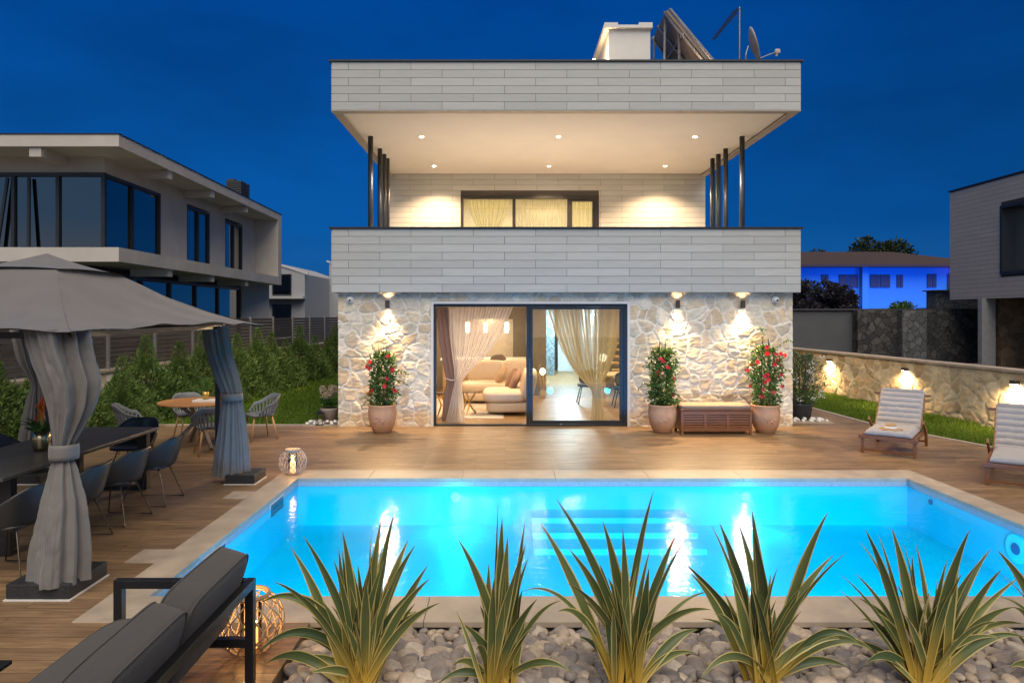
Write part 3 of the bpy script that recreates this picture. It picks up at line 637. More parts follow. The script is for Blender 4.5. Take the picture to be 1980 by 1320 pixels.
for (x, y, lb) in ((-1.9, 15.4, 'ceiling spot of the front row, nearest the four posts by the gazebo side'), (1.19, 15.4, 'ceiling spot in the middle of the front row'), (4.27, 15.4, 'ceiling spot of the front row, nearest the posts by the stone garden wall side'),
                   (-1.94, 18.46, 'ceiling spot of the rear row, above the curtained half of the upper window'), (1.17, 18.46, 'ceiling spot in the middle of the rear row over the upper window'), (4.31, 18.46, 'ceiling spot of the rear row, above the balcony chairs')):
    s = empty('ceiling_spot', (x, y, 6.2), lb, 'ceiling light', 'recessed spots in the balcony ceiling')
    b = MB(); b.lathe([(.045, 0), (.075, 0), (.075, -.012), (.045, -.012)], (x, y, 6.199), 24, capb=False); b.build('trim_ring', M_white, s)
    b = MB(); b.tube([(x, y, 6.199), (x, y, 6.192)], .05, 20); b.build('lens', emis('spot_lens', (1, .85, .62), 220), s)
    lamp('spot_light', 'SPOT', (x, y, 6.17), 370 if y < 16 else 800, (1.0, .90, .80) if y < 16 else (1.0, .66, .38), s, (0, 0, -1), spot_size=R(130), spot_blend=.6, shadow_soft_size=.04)
for x, yy, lb in ((-3.05, WY - .04, 'small white dome camera on the stone wall above the potted red climber'), (5.28, WY - .04, 'small white dome camera on the stone wall near the lawn side corner')):
    s = empty('security_camera', (x, yy, 2.48), lb, 'security camera')
    b = MB(); b.tube([(x, yy + .02, 2.48), (x, yy - .03, 2.48)], .07, 20); b.build('base', mat('camera_white', (.75, .73, .7), .4), s, smooth=False)
    b = MB(); b.pillow((x, yy - .045, 2.475), (.05, .045, .05), 2, 8); b.build('dome', mat('camera_white', (.75, .73, .7), .4), s, smooth=True)
    b = MB(); b.tube([(x + .01, yy - .08, 2.47), (x + .01, yy - .095, 2.468)], .02, 12); b.build('lens', M_dark, s)

# ================================================================ INSIDE THE LIVING ROOM
fl = MB(); fl.box(WX0 + .3, WX1 - .3, 13.72, 26.7, -.2, .012); fl.box(DX0, DX1, 13.58, 13.72, -.2, .012); fl.build('floor', M_floor, villa)
wl = mat('living_paint', (.62, .54, .42), .85, var=.03)
b = MB(); b.box(WX0 + .3, WX1 - .3, 13.72, 26.7, 2.5, 2.6); b.box(WX0 + .3, WX0 + .31, 13.72, 26.7, .012, 2.5); b.box(WX1 - .31, WX1 - .3, 13.72, 26.7, .012, 2.5)
b.build('room_lining', wl, villa)
gr = mat('grey_partition', (.20, .17, .13), .7)
b = MB(); b.box(-2.98, -1.28, 20.0, 20.1, .012, 2.5); b.box(.22, .74, 20.0, 20.1, .012, 2.5); b.box(-1.28, .22, 20.0, 20.1, .012, .95); b.box(-1.28, .22, 20.0, 20.1, 2.05, 2.5)
b.build('partition', gr, villa); b = MB(); b.box(2.86, 5.3, 20.0, 20.1, .012, 2.5); b.build('partition', gr, villa); b = MB(); b.box(.74, 1.08, 18.4, 20.0, .012, 2.5); b.build('partition_pier', gr, villa)
b = MB(); b.box(-1.28, .22, 20.5, 20.6, .9, 2.1); b.build('kitchen_niche', mat('niche_tile', (.8, .7, .55), .6), villa)
b = MB(); b.box(1.0, 1.08, 20.1, 26.6, .012, 2.5); b.box(2.75, 2.85, 20.1, 26.6, .012, 2.5); b.build('corridor_wall', mat('corridor_paint', (.6, .66, .7), .8), villa)
b = MB(); b.box(1.45, 1.75, 24.5, 24.6, .012, 2.35); b.build('mosaic_strip', stonemat('mosaic', (.12, .17, .2), (.4, .5, .55), (.1, .13, .15), 22), villa)
for y in (21.0, 23.2):
    b = MB(); b.box(2.72, 2.748, y, y + .9, .02, 2.15); b.build('corridor_door', mat('door_white', (.75, .78, .8), .5), villa)
b = MB(); b.box(2.0, 2.7, 26.2, 26.3, .012, 2.4); b.build('corridor_end', mat('door_white', (.75, .78, .8), .5), villa)
# stair
st = empty('staircase', (3.5, 18, 0), 'wooden staircase seen through the glass door behind the gold curtain', 'staircase')
for k in range(13):
    b = MB(); b.box(2.86, 4.2, 17.5 + .22 * k, 17.78 + .22 * k, .17 * (k + 1), .17 * (k + 1) + .045); b.build('tread', mat('stair_oak', (.5, .33, .13), .5), st)
# island counter and kitchen things
it = empty('kitchen_counter', (-.2, 18.6, 0), 'white topped kitchen counter behind the cream sofa', 'counter')
b = MB(); b.box(-1.7, .6, 18.4, 19.1, .012, .95); b.build('cabinet', mat('counter_oak', (.5, .36, .2), .5), it)
b = MB(); b.box(-1.76, .66, 18.34, 19.16, .952, 1.0); b.build('worktop', mat('worktop_white', (.8, .76, .68), .35), it)
for x, lb in ((-1.03, 'glowing tubular pendant behind the sheer curtain, nearest the brown drape'), (-.55, 'glowing tubular pendant in the middle above the counter'), (.02, 'glowing tubular pendant above the counter, nearest the grey wall')):
    s = empty('pendant_lamp', (x, 18.4, 2.5), lb, 'pendant lamp', 'pendants over the kitchen counter')
    b = MB(); b.tube([(x, 18.4, 2.5), (x, 18.4, 1.98)], .006, 6); b.build('cord', M_dark, s)
    b = MB(); b.lathe([(.045, 0), (.06, .05), (.06, .24), (.05, .28)], (x, 18.4, 1.7), 16, capt=True); b.build('lamp_shade', emis('pendant_glass', (1, .82, .55), 9), s, smooth=True)
    lamp('pendant_light', 'POINT', (x, 18.3, 1.6), 14, WARM2, s, shadow_soft_size=.08)
pv = empty('kitchen_stool', (-.2, 17.9, 0), 'dark round backed stool in front of the white counter', 'stool')
b = MB(); b.pillow((-.2, 17.95, .95), (.22, .05, .2), 2.4, 8); b.build('backrest', mat('stool_fabric', (.18, .14, .11), .8), pv, smooth=True)
b = MB(); b.pillow((-.2, 17.75, .68), (.22, .2, .05), 3, 8); b.build('seat', mat('stool_fabric', (.18, .14, .11), .8), pv, smooth=True)
for dx in (-.15, .15):
    for dy in (-.12, .12):
        b = MB(); b.tube([(-.2 + dx, 17.75 + dy, .65), (-.2 + dx * 1.3, 17.75 + dy * 1.3, .012)], .014, 8); b.build('leg', M_dark, pv)
# sofa
cream = mat('cream_leather', (.66, .52, .38), .55, var=.05, bump=.06, bscale=20)
sf = empty('corner_sofa', (.1, 16, 0), 'cream corner sofa with plump backrests just inside the open doorway', 'sofa')
b = MB(); b.pillow((.05, 15.3, .18), (.48, .62, .12), 6, 8); b.pillow((-.35, 17.1, .18), (.75, .55, .12), 6, 8); b.build('base', cream, sf, smooth=True)
b = MB(); b.pillow((-.02, 15.3, .40), (.50, .64, .14), 4, 10); b.build('seat', cream, sf, smooth=True)
b = MB(); b.pillow((-.35, 17.05, .40), (.78, .5, .14), 4, 10); b.build('seat', cream, sf, smooth=True)
b = MB(); b.pillow((-.45, 17.5, .72), (.55, .16, .30), 4, 10); b.build('backrest', cream, sf, smooth=True)
b = MB(); b.pillow((.25, 17.45, .74), (.40, .18, .30), 4, 10); b.build('backrest', cream, sf, smooth=True)
b = MB(); b.pillow((.5, 15.2, .66), (.16, .62, .34), 4, 10, rot=Matrix.Rotation(R(12), 3, 'Y')); b.build('backrest', cream, sf, smooth=True)
for (c_, col_, nm, lb) in (((-.12, 16.9, .66), (.42, .28, .17), 'tan', 'tan throw cushion at the corner of the cream sofa'), ((.13, 16.1, .66), (.22, .12, .075), 'brown', 'dark brown throw cushion behind the striped one on the cream sofa'), ((.20, 15.55, .66), (.26, .15, .10), 'striped', 'brown striped throw cushion nearest the doorway on the cream sofa')):
    s = MB(); s.pillow(c_, (.09, .30, .27), 2.6, 8, rot=Matrix.Rotation(R(25), 3, 'Y') @ Matrix.Rotation(R(20), 3, 'X')); tag(s.build('throw_cushion', mat('cushion_' + nm, col_, .85, var=.2, scale=12, stretch=(1, 1, 5)), smooth=True), lb, 'cushion', 'cushions on the cream sofa')
b = MB(); b.box(-2.3, -.05, 14.3, 17.6, .0125, .022); tag(b.build('rug', mat('rug_wool', (.6, .52, .42), .95, bump=.3)), 'pale rug on the living room floor', 'rug')
# gold side tables
for (x, y, hh_, lb) in ((-.82, 14.9, .5, 'gold legged side table beside the tied white sheer'), (-1.32, 14.5, .52, 'gold legged side table half hidden by the brown drape')):
    s = empty('side_table', (x, y, 0), lb, 'side table', 'gold side tables')
    b = MB(); b.lathe([(.22, 0), (.22, .02)], (x, y, hh_), 24, capt=True); b.build('table_top', mat('smoked_glass', (.15, .11, .07), .1), s)
    for a in range(3):
        an_ = a * 2 * PI / 3 + .4; b = MB(); b.tube([(x + .18 * math.cos(an_), y + .18 * math.sin(an_), hh_), (x + .05 * math.cos(an_ + .8), y + .05 * math.sin(an_ + .8), hh_ * .5), (x + .17 * math.cos(an_), y + .17 * math.sin(an_), .022)], .018, 8); b.build('leg', mat('gold_leg', (.7, .42, .12), .3, .9), s)
# inner dining table + chairs on the right
s = empty('inner_dining_table', (2.9, 16.6, 0), 'light wooden dining table behind the gold curtain', 'table')
b = MB(); b.box(2.25, 3.6, 16.2, 17.2, .71, .75); b.build('table_top', mat('pale_oak', (.6, .45, .24), .5), s)
for x in (2.35, 3.5):
    for y in (16.3, 17.1):
        b = MB(); b.bar((x, y, .012), (x, y, .71), .06, .06); b.build('leg', mat('pale_oak', (.6, .45, .24), .5), s)
for (x, y, lb) in ((1.98, 16.75, 'dark dining chair indoors, seen through the glass left of the gold curtain tail'), (2.75, 16.1, 'dark dining chair indoors, behind the glass beside the door frame'), (3.15, 16.0, 'dark dining chair indoors, partly hidden by the door frame')):
    s = empty('indoor_chair', (x, y, 0), lb, 'chair', 'chairs at the indoor table')
    b = MB(); b.pillow((x, y, .46), (.22, .22, .04), 4, 6); b.build('seat', mat('chair_navy', (.04, .055, .08), .7), s, smooth=True)
    b = MB(); b.pillow((x, y - .2, .68), (.21, .035, .17), 3.5, 6); b.build('backrest', mat('chair_navy', (.04, .055, .08), .7), s, smooth=True)
    for dx in (-1, 1):
        for dy in (-1, 1):
            b = MB(); b.tube([(x + .12 * dx, y + .12 * dy, .45), (x + .22 * dx, y + .22 * dy, .012)], .014, 8); b.build('leg', M_dark, s)
s = empty('floor_lamp', (.95, 17.6, 0), 'twiggy glowing lamp by the grey partition', 'lamp')
b = MB(); rs_ = random.Random(4)
for k in range(22):
    a = rs_.uniform(0, 2 * PI); r = rs_.uniform(.05, .2); b.tube([(.95, 17.6, .1), (.95 + r * .5 * math.cos(a), 17.6 + r * .5 * math.sin(a), .4), (.95 + r * math.cos(a), 17.6 + r * math.sin(a), rs_.uniform(.55, .95))], .005, 5)
b.build('twigs', mat('gold_twig', (.5, .35, .15), .5), s)
b = MB(); b.lathe([(.07, 0), (.09, .1), (.05, .25)], (.95, 17.6, .012), 16); b.build('base', mat('gold_twig', (.5, .35, .15), .5), s)
b = MB(); b.pillow((.95, 17.6, .72), (.07, .07, .09), 2, 6); b.build('bulb', emis('indoor_bulb', (1, .8, .5), 12), s, smooth=True)
s = empty('globe_lamp', (2.1, 16.2, .75), 'round glowing globe lamp beside the gold curtain knot', 'lamp')
b = MB(); b.lathe([(.05, 0), (.02, .02), (.02, .3)], (2.32, 16.3, .752), 12); b.build('base', M_brass, s)
b = MB(); b.pillow((2.32, 16.3, 1.16), (.1, .1, .1), 2, 8); b.build('globe', emis('globe_glass', (1, .9, .7), 5), s, smooth=True)
for x, y in ((-1.6, 15.2), (.6, 15.2), (3.0, 15.4), (-1.4, 18.2), (2.0, 18.0), (4.4, 18)):
    lamp('room_light', 'AREA', (x, y, 2.47), 62, WARM2, None, (0, 0, -1), shape='DISK', size=.5)
for y in (21.5, 24): lamp('corridor_light', 'AREA', (2.1, y, 2.45), 230, (.62, .85, 1.0), None, (0, 0, -1), shape='DISK', size=.4)
lamp('niche_light', 'AREA', (-.5, 20.3, 2.2), 12, WARM2, None, (0, 0, -1), shape='DISK', size=.4)
for x in (-1.2, 1.2, 3.2): lamp('bedroom_light', 'AREA', (x, 21.5, 6.1), 120, (1, .82, .52), None, (0, 0, -1), shape='DISK', size=.5)

def sheet(name, levels, y, npl, amp, m, nz=50, seed=0, parent=None, nt=None):
    lv = sorted(levels); zs = np.array([a[0] for a in lv]); nt = nt or npl * 10
    z = np.linspace(zs[0], zs[-1], nz); x0 = np.interp(z, zs, [a[1] for a in lv]); x1 = np.interp(z, zs, [a[2] for a in lv])
    ker = np.array([1, 2, 3, 2, 1]) / 9.
    x0[2:-2] = np.convolve(x0, ker, 'same')[2:-2]; x1[2:-2] = np.convolve(x1, ker, 'same')[2:-2]
    tt = np.linspace(0, 1, nt); Tt, Zz = np.meshgrid(tt, z); X0 = x0[:, None]; X1 = x1[:, None]
    rs = np.random.RandomState(seed); ph = 2 * PI * npl * (Tt + .03 * np.sin(7 * Tt + seed)) + .6 * np.sin(Zz * 2)
    X = X0 + (X1 - X0) * Tt; wdt = np.clip((X1 - X0) / .9, .3, 1)
    Yy = y + amp * wdt * np.sin(ph) + .4 * amp * np.sin(ph * .5 + 1)
    V = np.stack([X, Yy, Zz], -1).reshape(-1, 3); idx = np.arange(nz * nt).reshape(nz, nt)
    Fq = np.stack([idx[:-1, :-1].ravel(), idx[:-1, 1:].ravel(), idx[1:, 1:].ravel(), idx[1:, :-1].ravel()], 1)
    return np_mesh(name, V, Fq, m, parent, smooth=True)
def pxl(rows, Y):    # rows of (v, u0, u1) read on the plane at distance Y
    return [(H - (v - 607) * Y / F, (a - 978) * Y / F, (b_ - 978) * Y / F) for v, a, b_ in rows]
M_brownc = sheer('brown_drape', (.22, .15, .13), .25, 1.0)
M_sheer = sheer('white_sheer', (.85, .78, .70), .5, .50)
M_gold_s = sheer('gold_sheer', (.72, .60, .36), .5, .68)
s = empty('brown_drape', (-1.15, 13.95, 0), 'heavy taupe drape tied back at the edge of the open doorway', 'curtain')
sheet('cloth', pxl([(594, 843, 868), (660, 848, 876), (722, 860, 884), (738, 864, 884), (760, 858, 886), (822, 853, 888)], 13.95), 13.95, 6, .03, M_brownc, seed=1, parent=s)
b = MB(); b.tube([at(858, 730, 13.9), at(872, 735, 13.87), at(886, 733, 13.9)], .012, 8); b.build('tieback', mat('tieback_cord', (.6, .45, .38), .6), s)
s = empty('white_sheer', (-.6, 13.85, 0), 'sheer white curtain gathered in front of the sofa', 'curtain')
sheet('cloth', pxl([(594, 866, 992), (640, 868, 972), (680, 873, 948), (715, 878, 910), (735, 879, 894), (745, 878, 892), (770, 872, 896), (818, 861, 899)], 13.86), 13.86, 10, .035, M_sheer, seed=2, parent=s, nz=70)
s = empty('gold_sheer', (1.6, 13.85, 0), 'gold toned sheer curtain knotted behind the glass door', 'curtain')
sheet('cloth', pxl([(594, 1058, 1202), (640, 1072, 1198), (680, 1088, 1190), (715, 1108, 1178), (740, 1130, 1166), (748, 1140, 1160), (760, 1146, 1162), (818, 1141, 1173)], 13.86), 13.86, 9, .04, M_gold_s, seed=3, parent=s, nz=70)
M_gold_u = sheer('upper_sheer', (.74, .66, .38), .55, .45)
s = empty('bedroom_curtain', (-.8, 19.8, 0), 'draped yellow green curtain in the wide pane of the upper window', 'curtain')
sheet('cloth', [(5.5, -1.12, .12), (5.1, -1.02, .04), (4.6, -.8, -.2), (3.9, -.6, -.4), (2.96, -.7, -.3)], 19.78, 9, .04, M_gold_u, seed=4, parent=s)
s = empty('bedroom_curtain', (1.0, 19.8, 0), 'straight thin curtain in the middle pane of the upper window', 'curtain')
sheet('cloth', [(5.5, .28, 1.8), (2.96, .28, 1.8)], 19.8, 16, .03, sheer('upper_sheer_thin', (.72, .66, .5), .5, .2), seed=5, parent=s)
s = empty('bedroom_curtain', (2.2, 19.8, 0), 'olive curtain in the narrow sash of the upper window', 'curtain')
sheet('cloth', [(5.5, 1.86, 2.6), (2.96, 1.86, 2.6)], 19.78, 7, .04, M_gold_u, seed=6, parent=s)
b = MB(); b.box(.35, 1.35, 23.2, 23.38, 4.4, 5.05); tag(b.build('wardrobe', gr), 'dark furniture behind the thin upper curtain', 'wardrobe')
# balcony chairs: only their tops show over the parapet
for (x, y, lb) in ((4.15, 16.2, 'brown balcony chair whose back shows above the parapet under the rear spots'), (5.0, 15.2, 'brown balcony chair whose back shows beside the posts')):
    s = empty('balcony_chair', (x, y, 2.95), lb, 'chair', 'chairs on the balcony'); ch_m = mat('balcony_rattan', (.10, .07, .055), .6)
    b = MB(); b.pillow((x, y, 3.3), (.33, .3, .05), 5, 6); b.build('seat', ch_m, s, smooth=True)
    b = MB(); b.pillow((x, y + .3, 3.7), (.33, .04, .4), 6, 6, rot=Matrix.Rotation(R(-8), 3, 'X')); b.build('backrest', ch_m, s, smooth=True)
    for dx in (-.28, .28):
        for dy in (-.25, .28):
            b = MB(); b.bar((x + dx, y + dy, 2.95), (x + dx, y + dy, 3.3), .04, .04); b.build('leg', ch_m, s)

# ================================================================ THE GARDEN WALLS, HEDGE AND NEIGHBOURS
# right boundary wall
PALR = [(.60, .44, .26), (.66, .53, .34), (.50, .37, .22), (.68, .58, .40), (.56, .46, .30)]
gw = empty('garden_wall', (9.5, 14, 0), 'low cream wall of irregular stones lit by small lamps, beside the lawn strip', 'wall')
wx = lambda y: 9.0 + (19.5 - y) * .09
L0, L1 = 8.0, 27.0
A, Z, hg, c, Fq = crazy(L0, L1, -.1, 1.10, .30, .024, 23, PALR, (.66, .56, .40), .9, .022)
np_mesh('stone_face', np.c_[wx(A) - hg * .8, A, Z], Fq[:, ::-1], M_stone, gw, smooth=True, col=c)
b = MB()
for (y0, y1) in ((L0, L1),):
    b.prism([(wx(y0) + .005, y0), (wx(y0) + .3, y0), (wx(y1) + .3, y1), (wx(y1) + .005, y1)], -.3, 1.10)
b.build('wall_core', M_coping, gw)
b = MB(); n_ = 19
for k in range(n_):
    y0 = L0 + (L1 - L0) * k / n_ + .004; y1 = L0 + (L1 - L0) * (k + 1) / n_ - .004
    b.prism([(wx(y0) - .05, y0), (wx(y0) + .35, y0), (wx(y1) + .35, y1), (wx(y1) - .05, y1)], 1.102, 1.15)
b.build('wall_cap', M_coping, gw)
for y, lb in ((18.97, 'small black lamp on the cream garden wall nearest the villa'), (15.85, 'small black lamp on the cream garden wall behind the deck chair with the hat'), (12.8, 'small black lamp on the cream garden wall behind the bare deck chair'), (9.7, 'small black lamp on the cream garden wall nearest the pool')):
    x = wx(y) - .06; s = empty('garden_wall_lamp', (x, y, .86), lb, 'wall lamp', 'down lamps on the cream garden wall')
    b = MB(); b.box(x - .05, x + .04, y - .075, y + .075, .88, .955); b.box(x + .04, x + .07, y - .04, y + .04, .89, .945); b.build('housing', mat('bronze_lamp', (.10, .085, .07), .35, .6), s, bevel=.004)
    b = MB(); b.box(x - .04, x + .03, y - .06, y + .06, .872, .8795); b.build('lens', M_lamp, s)
    lamp('garden_light', 'SPOT', (x, y, .86), 60, WARM, s, (.06, 0, -1), spot_size=R(80), spot_blend=.9, shadow_soft_size=.03)
    lamp('spill_light', 'SPOT', (x - .09, y, .86), 150, WARM, s, (.1, 0, -1), spot_size=R(160), spot_blend=.9, shadow_soft_size=.03)
# left retaining wall, fence
lx = lambda y, o=0.: -9.3 + o + .077 * y
lw = empty('retaining_wall', (-8.2, 16, 0), 'low stone retaining wall half hidden by the conifers', 'wall')
A, Z, hg, c, Fq = crazy(6, 34, 0, 1.0, .38, .05, 31, PAL, MORT, 1.2, .03)
np_mesh('stone_face', np.c_[lx(A) + hg * 1.3, A, Z], Fq, M_stone, lw, smooth=True, col=c)
b = MB(); b.prism([(lx(6) - .3, 6), (lx(6) - .005, 6), (lx(34) - .005, 34), (lx(34) - .3, 34)], -.1, 1.0); b.build('wall_core', M_coping, lw)
b = MB(); b.prism([(lx(6) - .35, 6), (lx(6) + .06, 6), (lx(34) + .06, 34), (lx(34) - .35, 34)], 1.002, 1.05); b.build('wall_cap', M_coping, lw)
fe = empty('slat_fence', (-8.3, 16, 1.05), 'dark fence of horizontal slats standing on the retaining wall behind the conifers', 'fence')
M_slat = mat('fence_slat', (.085, .072, .062), .6, var=.2, scale=3, stretch=(1, .3, 6), island=.12)
yy = 6.0; k = 0
while yy < 33:
    b = MB()
    for r in range(10):
        z = 1.10 + r * .098; b.bar((lx(yy + .04, -.12), yy + .04, z + .04), (lx(yy + 1.6, -.12), yy + 1.6, z + .04), .022, .082)
    b.build('slat_panel', M_slat, fe)
    b = MB(); b.box(lx(yy, -.14), lx(yy, -.07), yy - .035, yy + .035, 1.05, 2.12); b.build('fence_post', mat('fence_post_grey', (.2, .19, .18), .5), fe)
    yy += 1.65
# conifers
def conifer_mesh(seed, n=5200):
    rs = np.random.RandomState(seed); z = rs.rand(n) ** 1.15; a = rs.rand(n) * 2 * PI
    lob = 1 + .28 * np.sin(3 * a + seed + 5 * z) + .2 * np.sin(7 * a - 9 * z)
    rad = (.70 * (1 - z ** 2.0) ** 1.0 + .012) * lob * np.sqrt(rs.rand(n) * .75 + .25)
    P = np.c_[rad * np.cos(a), rad * np.sin(a), z * 1.12 + .04]
    D = np.c_[np.cos(a) * .8, np.sin(a) * .8, np.full(n, .75) + .5 * rs.randn(n)] + rs.randn(n, 3) * .35
    D[z > .9] = D[z > .9] * .4 + np.array([0, 0, 1.2])
    V, Fc = leaves(P, D, .06 + .07 * rs.rand(n), .016 + .014 * rs.rand(n), rs, .2)
    m0 = 700; t0 = rs.rand(m0); a0 = rs.rand(m0) * 6.28; r0 = .20 * (1 - t0) + .02; P0 = np.c_[r0 * np.cos(a0), r0 * np.sin(a0), .85 + t0 * .72]
    V0, F0 = leaves(P0, np.c_[np.cos(a0) * .8, np.sin(a0) * .8, np.full(m0, .9)] + rs.randn(m0, 3) * .2, .06 + .06 * rs.rand(m0) * (1.2 - t0), .018, rs, .15)
    ns = 26; sp = [(V0, F0)]                                   # leading shoots that give each crown its spiky top
    for k in range(ns):
        a0 = rs.rand() * 2 * PI; r0 = rs.rand() * .42; zz = .72 + .35 * rs.rand() * (1 - r0 * 1.6); m_ = 26
        t_ = rs.rand(m_); ax_ = np.array([r0 * math.cos(a0), r0 * math.sin(a0), zz]); dr_ = np.array([.25 * math.cos(a0) * r0 * 3, .25 * math.sin(a0) * r0 * 3, 1.0])
        P2 = ax_ + np.outer(t_, dr_) * (.18 + .25 * rs.rand()); D2 = rs.randn(m_, 3) * .6 + np.array([0, 0, .9])
        V2, F2 = leaves(P2, D2, .07 * (1.2 - t_), .018, rs, .1); sp.append((V2, F2))
    for V2, F2 in sp: Fc = np.vstack([Fc, F2 + len(V)]); V = np.vstack([V, V2])
    return V, Fc
cm = [conifer_mesh(s_) for s_ in (1, 2, 3, 4)]; protos = []
for V, Fc in cm:
    o = np_mesh('thuja_crown_mesh', V, Fc, M_thuja); protos.append(o.data); bpy.data.objects.remove(o)
tr_ = MB(); tr_.tube([(0, 0, -.1), (.01, 0, .8), (0, .01, 1.5)], [.035, .025, .008], 6); to = tr_.build('trunk', M_bark); trunkmesh = to.data; bpy.data.objects.remove(to)
def conifer(x, y, sc_, rz, k, label, zs=1.0):
    r = empty('conifer_shrub', (x, y, -.05), label, 'shrub', 'young conifers planted in a row along the fence'); r.rotation_euler.z = rz
    r.scale = (sc_, sc_, sc_ * zs)
    for nm, me in (('crown', protos[k % 4]), ('trunk', trunkmesh)):
        c_ = bpy.data.objects.new(nm, me); COL.objects.link(c_); c_.parent = r
rr = random.Random(5)
ordn = ['first', 'second', 'third', 'fourth', 'fifth', 'sixth', 'seventh', 'eighth', 'ninth', 'tenth', 'eleventh', 'twelfth', 'thirteenth', 'fourteenth', 'fifteenth', 'sixteenth', 'seventeenth', 'eighteenth', 'nineteenth']
ys = [9.4, 10.4, 11.45, 12.5, 13.5, 14.5, 15.5, 16.55, 17.6, 18.6, 19.7, 20.8, 21.9, 23.0, 24.2, 25.4, 26.6, 27.8, 29.0]
for i, y in enumerate(ys):
    hg_ = 1.0 if i > 3 else .93
    conifer(lx(y, .62) + rr.uniform(-.08, .08), y, hg_ * rr.uniform(.86, 1.2), rr.uniform(0, 6), i, 'bushy tall conifer in the fence hedge, %s counting from the gazebo' % ordn[i], rr.uniform(.96, 1.06))
    if i < 18 and i % 2: conifer(lx(y, .95) + rr.uniform(-.1, .1), y + .5, rr.uniform(.66, .78), rr.uniform(0, 6), i + 1, 'low infill conifer in the fence hedge, %s counting from the gazebo' % ordn[i], .9)

# left neighbour house
M_wr = mat('neighbour_render', (.50, .46, .41), .85, var=.10, scale=1.2, bump=.1)
M_wglass = glass('dark_glazing', (.10, .13, .15), 1.8, .02, .07)
nh = empty('modern_house', (-14, 22, 0), 'grey white modern house with projecting floor and roof slabs behind the fence', 'house')
ex = lambda y: -9.75 - .036 * (y - 17.2)
def slabp(x_off, y0, y1, z0, z1, name='slab', w_=22, m_=None):
    b = MB(); b.prism([(ex(y0) + x_off, y0), (ex(y1) + x_off, y1), (-w_ - 10, y1), (-w_ - 10, y0)], z0, z1); return b.build(name, m_ or M_wr, nh)
slabp(0, 17.2, 31.2, 6.42, 6.72, 'roof'); slabp(.02, 17.18, 31.22, 6.722, 6.75, 'roof_cap', m_=M_dark)
slabp(0, 17.2, 31.2, 3.52, 3.88, 'floor_slab')
IX = -1.0                                              # the glazed wall stands this far inside the slab edge
b = MB()
b.prism([(ex(30.7), 30.7), (ex(31.2), 31.2), (-32, 31.2), (-32, 30.7)], 3.88, 6.42)       # end wall of the frame
def sidewall(y0, y1, z0, z1, off=IX, th=.3): b.prism([(ex(y0) + off, y0), (ex(y1) + off, y1), (ex(y1) + off - th, y1), (ex(y0) + off - th, y0)], z0, z1)
sidewall(18.35, 30.7, 6.0, 6.42); sidewall(21.6, 23.5, 3.88, 6.0); sidewall(25.5, 27.0, 3.88, 6.0); sidewall(29.0, 30.7, 3.88, 6.0)
b.prism([(ex(18.35) + IX - .3, 18.35), (ex(18.35) + IX - .3, 18.65), (-32, 18.65), (-32, 18.35)], 6.0, 6.42)
b.prism([(ex(28.9) + IX, 28.9), (ex(31) + IX + .5, 31), (-32, 31), (-32, 28.9)], 0, 3.52)
b.build('wall', M_wr, nh)
b = MB()
pass
for y in (20.2, 23.4, 26.8):
    for z_ in (6.30, 3.42): b = MB(); b.bar((ex(y) - .06, y, z_), (ex(y) + IX - .2, y, z_), .22, .23); b.build('beam', M_wr, nh)
b = MB(); b.bar((-11.9, 17.26, 6.30), (-11.9, 18.4, 6.30), .3, .25); b.build('beam', M_wr, nh)
def nwin(y0, y1, z0, z1, mull, off=IX - .06, nm='window'):
    f = MB(); zz0, zz1 = z0, z1
    P = lambda y, z: (ex(y) + off, y, z)
    f.bar(P(y0, z0 + .04), P(y1, z0 + .04), .1, .08); f.bar(P(y0, z1 - .05), P(y1, z1 - .05), .1, .1)
    for y in [y0 + .04] + mull + [y1 - .04]: f.bar(P(y, z0), P(y, z1), .1, .1)
    o = f.build(nm, M_dark, nh); g_ = MB(); g_.add([(ex(y0) + off - .02, y0, z0), (ex(y1) + off - .02, y1, z0), (ex(y1) + off - .02, y1, z1), (ex(y0) + off - .02, y0, z1)], [(0, 1, 2, 3)])
    g_.build('pane', M_wglass, o)
nwin(18.4, 21.6, 3.89, 6.0, [19.9]); nwin(23.5, 25.5, 3.89, 5.95, [24.5]); nwin(27.0, 29.0, 3.89, 5.92, [28.0]); nwin(18.4, 28.9, .1, 3.3, [20.5, 22.4, 24.4, 26.5], IX - .1)
f = MB(); y_ = 18.38
for x in (-10.82, -12.05, -13.25, -14.2, -16, -18): f.bar((x, y_, 3.89), (x, y_, 6.0), .09, .09)
f.bar((-20, y_, 5.95), (-10.8, y_, 5.95), .1, .1); f.bar((-20, y_, 3.93), (-10.8, y_, 3.93), .1, .08)
fo = f.build('window', M_dark, nh); g_ = MB(); g_.add([(-20, y_ + .02, 3.89), (-10.8, y_ + .02, 3.89), (-10.8, y_ + .02, 6.0), (-20, y_ + .02, 6.0)], [(0, 1, 2, 3)]); g_.build('pane', M_wglass, fo)
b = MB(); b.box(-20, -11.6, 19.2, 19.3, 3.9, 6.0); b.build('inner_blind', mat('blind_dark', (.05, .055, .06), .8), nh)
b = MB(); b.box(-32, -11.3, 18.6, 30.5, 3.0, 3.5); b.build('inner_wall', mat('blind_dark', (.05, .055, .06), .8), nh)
b = MB(); b.bar((-13.6, 18.25, 3.95), (-13.35, 18.3, 5.85), .07, .06); b.bar((-12.72, 18.2, 3.95), (-12.78, 18.3, 5.85), .07, .06); b.build('tilted_sash', M_dark, nh)
b = MB()
for k in range(9): b.box(-10.95, -10.35, 26.7, 27.6, 6.76 + .075 * k, 6.81 + .075 * k)
